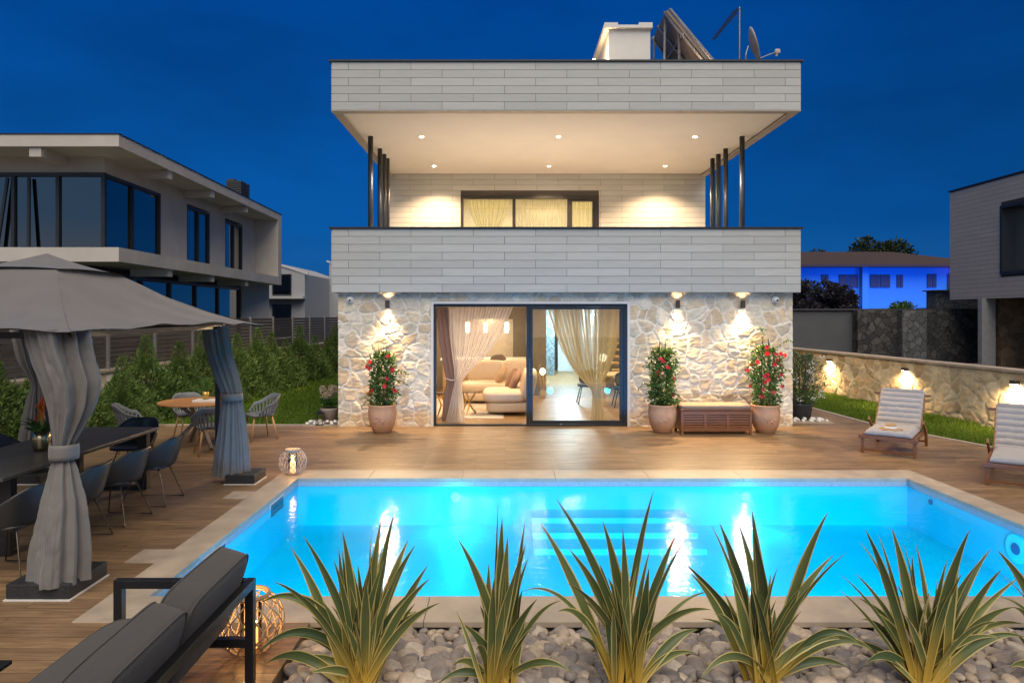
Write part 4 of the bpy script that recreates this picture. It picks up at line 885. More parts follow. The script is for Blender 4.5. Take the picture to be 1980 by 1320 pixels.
b.box(-10.9, -10.4, 26.75, 27.5, 6.75, 7.4); b.box(-11.35, -10.95, 26.9, 27.4, 6.75, 6.95); b.box(-10.98, -10.7, 26.9, 27.2, 7.4, 7.52)
b.build('chimney', mat('chimney_dark', (.04, .042, .048), .6), nh)
# farther white house
wh = empty('gabled_house', (-10, 38, 0), 'pale house with mono pitch roofs in the gap beside the villa', 'house')
M_w2 = mat('far_render', (.33, .34, .36), .9, var=.04)
b = MB()
X0, X1, Yf = -12.6, -10.6, 36
b.add([(X0, Yf, 0), (X1, Yf, 0), (X1, Yf, 4.3), (X0, Yf, 5.0), (X0, Yf + 9, 0), (X1, Yf + 9, 0), (X1, Yf + 9, 4.3), (X0, Yf + 9, 5.0)], [(0, 1, 2, 3), (1, 5, 6, 2), (3, 2, 6, 7), (0, 3, 7, 4), (4, 7, 6, 5)])
b.box(-10.6, -7.0, 41, 52, 0, 4.0); b.add([(-10.6, 41, 4.0), (-7.0, 41, 4.0), (-10.6, 41, 5.3), (-10.6, 52, 4.0), (-7.0, 52, 4.0), (-10.6, 52, 5.3)], [(0, 1, 2), (1, 4, 5, 2), (0, 2, 5, 3), (3, 5, 4)])
b.build('wall', M_w2, wh)
b = MB(); b.bar((-12.8, 36.0, 5.06), (-10.4, 36, 4.33), .1, .1); b.bar((-10.75, 41, 5.38), (-6.8, 41, 3.98), .1, .1); b.box(X0, X1 + .05, Yf - .5, Yf, 3.0, 3.12); b.box(X0, X1 + .05, Yf - .3, Yf, .9, 1.0); b.build('trim', mat('far_trim', (.5, .5, .5), .8), wh)
for (x0, x1, z0, z1, y) in ((-12.3, -11.3, 1.05, 2.7, Yf), (-12.3, -11.3, 3.2, 4.3, Yf), (-9.6, -9.3, 1.2, 2.6, 41), (-8.9, -8.5, 1.2, 2.9, 41), (-9.4, -9.2, 3.1, 3.7, 41), (-8.7, -8.5, 3.1, 3.6, 41)):
    b = MB(); b.box(x0, x1, y - .05, y - .003, z0, z1); o = b.build('window', M_dark, wh); b = MB(); b.box(x0 + .06, x1 - .06, y - .056, y - .0505, z0 + .06, z1 - .06); b.build('pane', M_wglass, o)

# right neighbour house
rh = empty('panelled_house', (20, 20, 0), 'pale panelled house with a dark framed window beyond the cream garden wall', 'house')
b = MB(); RX = 16.4
b.box(RX, 32, 10, 22.5 - 6, 2.72, 6.68); b.box(RX, 32, 22.6, 25.2, 2.72, 6.68); b.box(RX, 32, 16.5, 22.6, 2.72, 3.5); b.box(RX, 32, 16.5, 22.6, 5.78, 6.68); b.box(RX + .9, 32, 16.5, 22.6, 3.5, 5.78)
b.build('upper_storey', M_joint, rh)
M_panel2 = mat('neighbour_panel', (.50, .44, .38), .6, var=.04, island=.04)
panels('cladding', 10, 25.2, 2.72, 6.66, RX, 'y', -1, 24.2, hole=(16.5, 22.6, 3.5, 5.78), parent=rh, m=M_panel2)
panels('cladding', RX, 32, 2.72, 6.66, 25.2, 'x', 1, 20, parent=rh, m=M_panel2)
b = MB(); b.box(RX - .04, 32, 9.95, 25.25, 6.682, 6.74); b.build('roof_cap', M_dark, rh)
b = MB(); b.box(RX - .05, RX + .5, 22.5, 22.6, 3.5, 5.78); b.box(RX - .05, RX + .5, 16.5, 16.6, 3.5, 5.78); b.box(RX - .05, RX + .5, 16.6, 22.5, 5.68, 5.78); b.box(RX - .05, RX + .5, 16.6, 22.5, 3.5, 3.6); b.box(RX + .4, RX + .5, 19.5, 19.6, 3.6, 5.68)
wo = b.build('window', M_dark, rh)
b = MB(); b.add([(RX + .42, 16.6, 3.6), (RX + .42, 22.5, 3.6), (RX + .42, 22.5, 5.68), (RX + .42, 16.6, 5.68)], [(0, 1, 2, 3)]); b.build('pane', M_wglass, wo)
b = MB(); b.box(16.25, 16.72, 23.3, 23.5, -.8, 2.72); b.build('column', mat('pale_column', (.34, .34, .34), .8), rh)
b = MB(); b.box(16.80, 32, 23.15, 23.9, -.8, 2.72); b.build('lower_wall', stonemat('brown_stone', (.13, .085, .05), (.24, .16, .10), (.30, .21, .14), 3.6), rh)
b = MB(); b.box(16.6, 16.8, 21.6, 21.8, -.8, 1.35); b.build('gate_pillar', M_white, rh)
b = MB(); b.box(15.4, 16.0, 22.9, 23.2, 0.2, .52); b.build('letter_box', mat('box_grey', (.25, .25, .26), .6), rh)
# dark stone wall across the back
bw = empty('stone_boundary_wall', (15, 26, 0), 'tall dark grey stone wall running behind the cream garden wall', 'wall')
b = MB(); b.box(8.0, 13.2, 26.0, 26.4, -.8, 2.33); b.build('rendered_section', mat('grey_concrete', (.085, .09, .10), .85, var=.15, scale=2, bump=.2), bw)
dst = stonemat('dark_stone', (.045, .045, .048), (.12, .115, .11), (.03, .03, .032), 4.4, bump=1.0)
b = MB(); b.box(13.2, 15.6, 25.6, 26.0, -.8, 2.35); b.box(15.6, 24, 25.4, 26.0, -.8, 2.35); b.build('stone_section', dst, bw)
b = MB(); b.box(14.7, 15.598, 25.3, 25.598, -.8, 2.345); b.build('pale_pier', stonemat('pale_stone', (.13, .135, .14), (.20, .20, .21), (.07, .07, .075), 4.4, bump=1.0), bw)
b = MB(); b.box(17.0, 19.0, 27.0, 27.6, -.8, 3.1); b.box(19.0, 21, 27.2, 27.6, -.8, 2.9); b.build('rear_pier', stonemat('pale_stone', (.13, .135, .14), (.20, .20, .21), (.07, .07, .075), 4.4, bump=1.0), bw)
b = MB(); b.box(7.9, 24.1, 25.9, 26.5, 2.352, 2.40); b.box(16.9, 21.1, 26.9, 27.7, 3.102, 3.15); b.build('wall_cap', mat('dark_cap', (.06, .06, .065), .7), bw)
for x in (17.9, 19.9):
    b = MB(); b.box(x - .13, x + .13, 25.30, 25.399, 2.0, 2.1); tag(b.build('unlit_wall_lamp', M_frame), 'unlit black lamp on the dark stone wall, %s' % ('nearer the pale pier' if x < 19 else 'nearer the pale column'), 'wall lamp', 'unlit lamps on the dark wall')
# blue lit house
bh = empty('floodlit_house', (24, 45, 0), 'two storey house washed in vivid blue light under a dark hipped roof', 'house')
M_bw = mat('flood_tinted_render', (.05, .24, .42), .85, var=.03)  # white wall, the floodlight's blue is partly put into its colour
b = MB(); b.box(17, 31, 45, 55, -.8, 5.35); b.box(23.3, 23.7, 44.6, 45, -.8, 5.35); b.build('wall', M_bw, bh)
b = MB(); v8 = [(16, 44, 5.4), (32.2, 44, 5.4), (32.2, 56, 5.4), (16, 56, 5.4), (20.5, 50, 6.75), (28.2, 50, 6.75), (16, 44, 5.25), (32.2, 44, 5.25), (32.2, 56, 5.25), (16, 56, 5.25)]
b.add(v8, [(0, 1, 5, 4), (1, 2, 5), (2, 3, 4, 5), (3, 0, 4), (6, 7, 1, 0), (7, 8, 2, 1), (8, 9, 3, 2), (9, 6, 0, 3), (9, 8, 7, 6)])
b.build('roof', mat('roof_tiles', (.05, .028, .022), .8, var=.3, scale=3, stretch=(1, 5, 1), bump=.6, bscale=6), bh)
for (x0, x1, z0, z1) in ((20.8, 21.25, 4.2, 4.75), (21.95, 23.2, 3.95, 4.75), (24.0, 25.3, 3.95, 4.75), (25.75, 26.15, 3.95, 4.75), (27.75, 28.35, 3.95, 4.8), (22.2, 23.1, 1.4, 2.55), (24.0, 25.3, 1.4, 2.55), (27.2, 28.6, 1.4, 2.6)):
    mid = (x0 + x1) / 2; b = MB(); b.box(x0, mid - .03, 44.93, 44.997, z0, z1); b.box(mid + .03, x1, 44.93, 44.997, z0, z1); b.build('window', mat('shutter_dark', (.03, .035, .06), .6), bh)
b = MB(); b.box(28.7, 31.2, 43.2, 45, 3.0, 3.2)
for k in range(11): b.box(28.75 + .24 * k, 28.78 + .24 * k, 43.22, 43.25, 3.2, 4.0)
b.box(28.72, 31.2, 43.2, 43.27, 4.0, 4.06); b.build('balcony', M_bw, bh)
b = MB(); b.box(29.1, 30.8, 44.93, 44.997, 3.2, 4.8); b.build('balcony_door', mat('shutter_dark', (.03, .035, .06), .6), bh)
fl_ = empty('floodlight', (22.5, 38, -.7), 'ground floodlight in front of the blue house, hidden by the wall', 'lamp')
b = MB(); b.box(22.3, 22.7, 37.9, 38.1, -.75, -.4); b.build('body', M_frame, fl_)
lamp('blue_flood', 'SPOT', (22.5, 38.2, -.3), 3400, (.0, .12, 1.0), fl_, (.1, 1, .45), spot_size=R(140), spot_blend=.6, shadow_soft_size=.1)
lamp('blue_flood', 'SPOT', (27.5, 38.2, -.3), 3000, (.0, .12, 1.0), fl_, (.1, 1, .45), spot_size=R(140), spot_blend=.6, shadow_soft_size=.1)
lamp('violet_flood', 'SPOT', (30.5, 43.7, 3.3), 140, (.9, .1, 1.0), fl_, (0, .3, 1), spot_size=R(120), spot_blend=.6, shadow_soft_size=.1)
# trees
def tree(name, x, y, z0, h, r, seed, label, cat='tree', n=22000, lsz=.28, m_=None):
    t_ = empty(name, (x, y, z0), label, cat); rs = np.random.RandomState(seed)
    b = MB(); b.tube([(x, y, z0), (x + .1, y, z0 + h * .35), (x, y, z0 + h * .6)], [r * .08, r * .06, r * .03], 8)
    for k in range(5):
        a = rs.rand() * 6.28; b.tube([(x, y, z0 + h * .35), (x + math.cos(a) * r * .5, y + math.sin(a) * r * .5, z0 + h * (.6 + .2 * rs.rand()))], [r * .04, r * .012], 6)
    b.build('trunk', M_bark, t_)
    ncl = 60; C_ = rs.randn(ncl, 3); C_ /= np.linalg.norm(C_, axis=1, keepdims=True); C_ *= (rs.rand(ncl, 1) ** .4) * np.array([r, r, h * .36]) * .85
    C_ += np.array([x, y, z0 + h * .62]); ci = rs.randint(0, ncl, n); cr_ = (.14 + .16 * rs.rand(ncl)) * r
    q = rs.randn(n, 3); q /= np.linalg.norm(q, axis=1, keepdims=True); P = C_[ci] + q * (rs.rand(n, 1) ** .4) * cr_[ci][:, None]
    V, Fc = leaves(P, q + rs.randn(n, 3) * .5, lsz * (.6 + .8 * rs.rand(n)), lsz * .55, rs)
    np_mesh('crown', V, Fc, m_ or M_tree, t_)
tree('tree', 31.0, 57, -.8, 9.6, 3.4, 1, 'broad dark tree rising above the roof of the blue house', lsz=.3)
tree('tree', 27.3, 60, -.8, 8.7, 3.4, 2, 'lower dark tree behind the tiled roof of the blue house', lsz=.3)
tree('bush', 15.6, 34, -.8, 4.9, 2.0, 3, 'rounded dark bush in front of the blue house beside the villa', 'bush', lsz=.17, m_=leafmat('purple_dark', (.02, .02, .025), (.05, .045, .06)))
tree('bush', 16.0, 27.6, 1.9, .8, .55, 6, 'small bright green plant on top of the dark stone wall', 'plant', n=900, lsz=.12, m_=M_mand)

# ================================================================ THE GAZEBO
gz = empty('gazebo', (-4.85, 7.2, 0), 'grey fabric gazebo with tied curtains standing over the long dark table', 'gazebo')
gx0, gx1, gy0, gy1 = -6.40, -3.28, 5.15, 9.28; gcx, gcy = -4.84, 7.2
def surf(name, f, nu, nv, m, parent, **kw):
    V = [f(i / (nu - 1), j / (nv - 1)) for j in range(nv) for i in range(nu)]; idx = np.arange(nu * nv).reshape(nv, nu)
    Fq = np.stack([idx[:-1, :-1].ravel(), idx[:-1, 1:].ravel(), idx[1:, 1:].ravel(), idx[1:, :-1].ravel()], 1)
    return np_mesh(name, np.array(V), Fq, m, parent, smooth=True, **kw)
EZ = 2.05
cor = [(gx0, gy0), (gx1, gy0), (gx1, gy1), (gx0, gy1)]
inn = [(gcx - .42, gcy - .5), (gcx + .42, gcy - .5), (gcx + .42, gcy + .5), (gcx - .42, gcy + .5)]
inn2 = [(gcx - .50, gcy - .58), (gcx + .50, gcy - .58), (gcx + .50, gcy + .58), (gcx - .50, gcy + .58)]
for k in range(4):
    a_, b_ = cor[k], cor[(k + 1) % 4]; c_, d_ = inn[k], inn[(k + 1) % 4]
    def f(u, v, a_=a_, b_=b_, c_=c_, d_=d_):
        ex_ = [a_[i] * (1 - u) + b_[i] * u for i in (0, 1)]; tx = [c_[i] * (1 - u) + d_[i] * u for i in (0, 1)]
        x = ex_[0] * (1 - v) + tx[0] * v; y = ex_[1] * (1 - v) + tx[1] * v
        z = EZ + (2.66 - EZ) * (v ** 1.12) - .055 * math.sin(PI * v) + .015 * (2 * abs(u - .5)) ** 8 * (1 - v) - .0
        sag = .05 * (4 * u * (1 - u)) * (1 - v) ** 3                      # the eave is drawn up between the corners
        z += sag + .006 * math.sin(23 * u + 3 * v) * (1 - v) + .022 * (vnoise(np.array([x * 3.]), np.array([y * 3.]), 4)[0] - .5) + .012 * abs(vnoise(np.array([x * 7. + y * 3]), np.array([y * 6. - x * 2]), 5)[0] - .5) * (1 - v)
        return (x, y, z)
    surf('canopy_side', f, 60, 26, M_fabric, gz)
    a2, b2 = inn2[k], inn2[(k + 1) % 4]
    def g2(u, v, a_=a2, b_=b2):
        x = (a_[0] * (1 - u) + b_[0] * u) * (1 - v) + gcx * v; y = (a_[1] * (1 - u) + b_[1] * u) * (1 - v) + gcy * v
        return (x, y, 2.64 + .20 * v ** 1.1 - .015 * math.sin(PI * v) + .02 * (4 * u * (1 - u)) * (1 - v) ** 2)
    surf('top_vent', g2, 20, 10, M_fabric, gz)
b = MB()
for k in range(4):
    b.tube([(*[a + (b_ - a) * .03 for a, b_ in zip(cor[k], inn[k])], EZ - .02), ((cor[k][0] + inn[k][0]) / 2, (cor[k][1] + inn[k][1]) / 2, EZ + .17), (*inn[k], 2.60)], .012, 6)
    b.tube([(*inn[k], 2.645), (*inn[(k + 1) % 4], 2.645)], .012, 6)
b.build('roof_frame', M_frame, gz)
GP = [(-3.60, 5.48), (-3.79, 9.0), (-6.10, 5.48), (-6.22, 9.05)]
b = MB()
for p, q in ((0, 1), (1, 3), (3, 2), (2, 0)): b.bar((*GP[p], 2.03), (*GP[q], 2.03), .04, .05)
b.build('top_rail', M_frame, gz)
for x, y in GP:
    b = MB(); b.box(x - .03, x + .03, y - .03, y + .03, .10, 2.05); b.build('post', M_frame, gz)
for (x0, x1, y0, y1) in ((-3.84, -3.35, 5.24, 5.74), (-3.62, -3.24, 8.80, 9.22), (-6.4, -5.95, 5.24, 5.7), (-6.45, -6.0, 8.8, 9.25)):
    b = MB(); b.box(x0, x1, y0, y1, .012, .125); o = b.build('base_block', M_block, gz, bevel=.006)
    b = MB(); b.box(x0 - .012, x1 + .012, y0 - .012, y1 + .012, 0.001, .011); b.build('pad', M_white, o)
b = MB(); b.box(-3.70, -3.50, 5.38, 5.58, .127, .137); b.tube([(-3.62, 5.36, .13), (-3.5, 5.3, .14), (-3.42, 5.4, .14), (-3.45, 5.6, .14)], .012, 6); b.build('base_plate', mat('galvanised', (.35, .34, .33), .4, .7), gz)
def gathered(name, lv, nf, amp, m, parent, nz=150, nt=320, seed=0):
    lv = sorted(lv); A_ = np.array(lv); z = np.linspace(A_[0, 0], A_[-1, 0], nz); co_ = [np.interp(z, A_[:, 0], A_[:, i]) for i in range(1, 5)]
    ker = np.ones(7) / 7
    for c_ in co_[:2]: c_[3:-3] = np.convolve(c_, ker, 'same')[3:-3]
    for c_ in co_[2:]: c_[2:-2] = np.convolve(c_, np.ones(5) / 5, 'same')[2:-2]
    th = np.linspace(0, 2 * PI, nt, endpoint=False); Th, Zz = np.meshgrid(th, z); cx, cy_, a, b_ = [q[:, None] for q in co_]
    rs = np.random.RandomState(seed)
    ph = nf * Th + 1.1 * np.sin(2 * Th + seed) + .9 * np.sin(3 * Th + 2 * seed) + .15 * np.sin(Zz * 2.3 + seed)
    tri = lambda q: np.arcsin(np.sin(q)) / (PI / 2)
    fold = tri(ph) + .35 * tri(1.0 * round(nf * 1.7) * Th + 2 * seed + .8 * Zz + .7 * np.sin(Th * 2)) + .14 * tri(round(nf * 3.2) * Th + Zz * 1.7)
    wr = vnoise(np.abs(Th - PI) * 6 / PI + 5 + Zz * 2, Zz * 5, seed) - .5; wr2 = np.abs(vnoise(np.abs(Th - PI) * 14 / PI - Zz * 3, Zz * 9, seed + 1) - .5) - .25
    r = 1 + amp * fold + .07 * wr + .10 * wr2
    r[:, :] *= 1
    X = cx + a * r * np.cos(Th); Y = cy_ + b_ * r * np.sin(Th)
    V = np.stack([X, Y, Zz + np.zeros_like(X)], -1).reshape(-1, 3); idx = np.arange(nz * nt).reshape(nz, nt); nx_ = np.roll(idx, -1, 1)
    Fq = np.stack([idx[:-1].ravel(), nx_[:-1].ravel(), nx_[1:].ravel(), idx[1:].ravel()], 1)
    return np_mesh(name, V, Fq, m, parent, smooth=True)
def lvl(rows, Y, dep):       # rows (v, u0, u1)
    o = []
    for v, u0, u1 in rows:
        hw = (u1 - u0) / 2 * Y / F; o.append((H - (v - 607) * Y / F, ((u0 + u1) / 2 - 978) * Y / F, Y, hw / 1.25, hw * dep))
    return o
ca = gathered('curtain', lvl([(636, 50, 182), (680, 60, 186), (740, 84, 200), (785, 96, 190), (825, 101, 166), (852, 103, 148), (868, 106, 142), (885, 106, 142), (900, 99, 150), (975, 80, 172), (1050, 64, 180), (1118, 56, 180)], 5.42, .8), 7, .17, M_curt, gz, seed=1)
b = MB(); zt = H - (872 - 607) * 5.42 / F; xt = (124 - 978) * 5.42 / F
b.lathe([(.098, -.06), (.102, -.03), (.102, .03), (.098, .06)], (xt, 5.42, zt), 28, capb=False); b.build('tieback', M_curt, ca, smooth=True, solid=.008)
cb = gathered('curtain', lvl([(630, 390, 440), (680, 398, 448), (730, 415, 462), (758, 428, 468), (775, 430, 468), (800, 426, 472), (850, 420, 478), (917, 410, 485)], 9.0, .7), 9, .20, M_curt, gz, seed=2)
b = MB(); zt = H - (767 - 607) * 9.0 / F; xt = (449 - 978) * 9.0 / F; b.lathe([(.128, -.05), (.13, 0), (.128, .05)], (xt, 9.0, zt), 28, capb=False); b.build('tieback', M_curt, cb, smooth=True, solid=.008)
cc = gathered('curtain', lvl([(636, 22, 82), (700, 38, 92), (735, 58, 84), (748, 62, 84), (765, 55, 90), (835, 40, 104), (900, 34, 108)], 9.05, .7), 8, .2, M_curt, gz, seed=3)
gathered('curtain', [(2.03, -6.1, 5.48, .25, .2), (1.3, -6.1, 5.48, .2, .15), (1.12, -6.1, 5.48, .09, .09), (.9, -6.1, 5.48, .14, .12), (.12, -6.1, 5.48, .22, .2)], 7, .2, M_curt, gz, seed=4)
# ---- long dark table
dt = empty('dining_table', (-4.98, 7.4, 0), 'long dark outdoor dining table under the gazebo', 'table')
M_ttop = mat('dark_table_top', (.105, .098, .088), .36, var=.12, scale=5, stretch=(6, .6, 1), bump=.06, bscale=40)
b = MB(); b.box(-5.50, -4.46, 6.05, 8.78, .71, .75); b.build('table_top', M_ttop, dt, bevel=.006)
for y in (6.2, 8.55):
    b = MB(); b.box(-5.42, -5.34, y, y + .09, .05, .708); b.box(-4.62, -4.50, y, y + .09, .05, .708); b.box(-5.42, -4.50, y, y + .09, .001, .05); b.build('leg', M_frame, dt, bevel=.004)
b = MB(); b.box(-5.02, -4.94, 6.3, 8.54, .65, .705); b.build('apron', M_frame, dt)
vs_ = empty('flower_vase', (-4.95, 7.28, .75), 'brass vase with an orange bromeliad on the long dark table', 'vase')
b = MB(); b.lathe([(.068, 0), (.084, .03), (.086, .12), (.085, .20), (.08, .20), (.078, .1)], (-4.95, 7.28, .751), 32); b.build('pot', M_brass, vs_, smooth=True)
rs = np.random.RandomState(9); n = 34; a = rs.rand(n) * 2 * PI
D = np.c_[np.cos(a), np.sin(a), .45 + .8 * rs.rand(n)]; P = np.tile([-4.95, 7.28, .93], (n, 1)) + D * .01
V, Fc = leaves(P, D, .16 + .12 * rs.rand(n), .03, rs, .35); np_mesh('leaves', V, Fc, M_mand, vs_)
n = 34; a = rs.rand(n) * 2 * PI; zz = rs.rand(n); D = np.c_[np.cos(a) * .5, np.sin(a) * .5, np.full(n, .9)]; P = np.c_[np.full(n, -4.97), np.full(n, 7.28), 1.02 + .22 * zz]
V, Fc = leaves(P, D, .10, .035, rs, .3); np_mesh('flower', V, Fc, M_orange, vs_)
b = MB(); b.tube([(-4.95, 7.28, .93), (-4.97, 7.28, 1.2)], .012, 6); b.build('stem', mat('yellow_stem', (.45, .4, .05), .5), vs_)
# ---- shell chairs (front towards local -X)
def shell_chair(kind):
    m_ = M_shell if kind == 'black' else M_gshell
    root = bpy.data.objects.new('shell_chair' if kind == 'black' else 'slatted_chair', None); COL.objects.link(root)
    nth, nzv = 41, 12; thm = R(118)
    def rim(t):   # height of the rim over the seat
        q = abs(math.degrees(t)); sm_ = lambda a, b_: (lambda x: x * x * (3 - 2 * x))(min(1, max(0, (q - a) / (b_ - a))))
        return .345 - .15 * sm_(28, 88) - .14 * sm_(88, 118)
    V = []
    for j in range(nzv):
        v = j / (nzv - 1)
        for i in range(nth):
            t_ = -thm + 2 * thm * i / (nth - 1); r = .20 + .065 * v ** .6; hh_ = rim(t_)
            V.append((r * 1.05 * math.cos(t_) + .05 * v * max(0, math.cos(t_)), r * 1.13 * math.sin(t_), .43 + hh_ * v))
    idx = np.arange(nth * nzv).reshape(nzv, nth); Fs = []
    for j in range(nzv - 1):
        for i in range(nth - 1):
            if kind == 'grey' and 1 <= j <= 7 and i % 2 == 1: continue
            Fs.append((idx[j, i], idx[j, i + 1], idx[j + 1, i + 1], idx[j + 1, i]))
    np_mesh('backrest', np.array(V), np.array(Fs), m_, root, smooth=(kind == 'black'), solid=.014 if kind == 'black' else .012)
    b = MB(); b.pillow((-.03, 0, .435), (.235, .235, .03), 3.2, 8); b.build('seat', m_, root, smooth=True)
    if kind == 'black':
        for sgn in (-1, 1):
            b = MB(); b.tube([(.12, sgn * .12, .42), (.25, sgn * .235, .012), (-.25, sgn * .235, .012), (-.14, sgn * .12, .42)], .0085, 8); b.build('leg_frame', M_wire, root)
    else:
        for sx_ in (-1, 1):
            for sy_ in (-1, 1):
                b = MB(); b.tube([(sx_ * .15 - .02, sy_ * .15, .42), (sx_ * .23 - .02, sy_ * .22, .001)], [.019, .012], 10); b.build('leg', M_beech, root, smooth=True)
    return root
bc = shell_chair('black'); gc = shell_chair('grey')
def place(proto, first, x, y, rz, label, group):
    o = proto if first else copy_tree(proto)
    o.location = (x, y, 0.002); o.rotation_euler.z = R(rz); tag(o, label, 'chair', group)
GB = 'black shell chairs around the long dark table'
for i, (x, y, rz, lb) in enumerate([(-4.13, 8.0, 2, 'black shell chair at the corner of the long table closest to the round table'), (-4.15, 7.28, -4, 'black shell chair, second along the pool side of the long table'), (-4.15, 6.55, 3, 'black shell chair half hidden behind the tied gazebo curtain'),
        (-4.2, 5.82, -2, 'black shell chair nearest the dark sofa, beside the big table leg'), (-5.80, 8.0, 178, 'black shell chair across the table, its back rising beside the brass vase'), (-4.98, 9.12, 92, 'black shell chair at the far head of the long table'), (-5.8, 7.2, 183, 'black shell chair across the table, nearest the picture edge')]):
    place(bc, i == 0, x, y, rz, lb, GB)
# ---- round table set
rt_ = empty('round_table', (-5.1, 11.4, 0), 'oval wooden topped table on crossed grey metal legs', 'table')
b = MB(); n = 48; b.prism([(-5.1 + .66 * math.cos(2 * PI * k / n), 11.4 + .62 * math.sin(2 * PI * k / n)) for k in range(n)], .725, .75); b.build('table_top', M_tabletop, rt_, bevel=.005)
for k, a in enumerate((35, 125, 215, 305)):
    a = R(a + 8); b = MB(); b.bar((-5.1 + .5 * math.cos(a), 11.4 + .5 * math.sin(a), .02), (-5.1 + .06 * math.cos(a), 11.4 + .06 * math.sin(a), .43), .05, .05); b.bar((-5.1 + .06 * math.cos(a), 11.4 + .06 * math.sin(a), .43), (-5.1 + .4 * math.cos(a + .9), 11.4 + .4 * math.sin(a + .9), .722), .05, .05); b.build('leg', mat('weathered_metal', (.30, .26, .22), .5, .4), rt_)
s = MB(); s.box(-5.15, -4.78, 11.2, 11.45, .751, .785); tag(s.build('book', mat('book_white', (.7, .68, .64), .6), bevel=.003), 'white book lying on the oval wooden table', 'book')
s = empty('potted_grass', (-4.98, 11.33, .786), 'small grassy plant in a gold pot standing on the white book', 'plant')
b = MB(); b.lathe([(.042, 0), (.055, .13), (.05, .13), (.045, .1)], (-4.98, 11.33, .786), 20); b.build('pot', M_gold, s, smooth=True)
rs = np.random.RandomState(12); n = 130; a = rs.rand(n) * 2 * PI; D = np.c_[np.cos(a) * .6 * rs.rand(n), np.sin(a) * .6 * rs.rand(n), np.ones(n)]
V, Fc = leaves(np.tile([-4.98, 11.33, .90], (n, 1)) + rs.randn(n, 3) * .012, D, .15 + .14 * rs.rand(n), .012, rs, .3); np_mesh('leaves', V, Fc, M_mand, s)
GG = 'grey slatted chairs around the oval wooden table'
for i, (x, y, rz, lb) in enumerate([(-4.62, 10.72, -58, 'grey slatted chair in front of the oval table, partly behind the tied curtain'), (-5.62, 12.15, 130, 'grey slatted chair behind the oval table, in front of the hedge'), (-5.95, 10.95, 205, 'grey slatted chair turned away at the hedge end, behind the black chair'), (-4.32, 12.05, 40, 'grey slatted chair standing alone beside the lawn edge')]):
    place(gc, i == 0, x, y, rz, lb, GG)

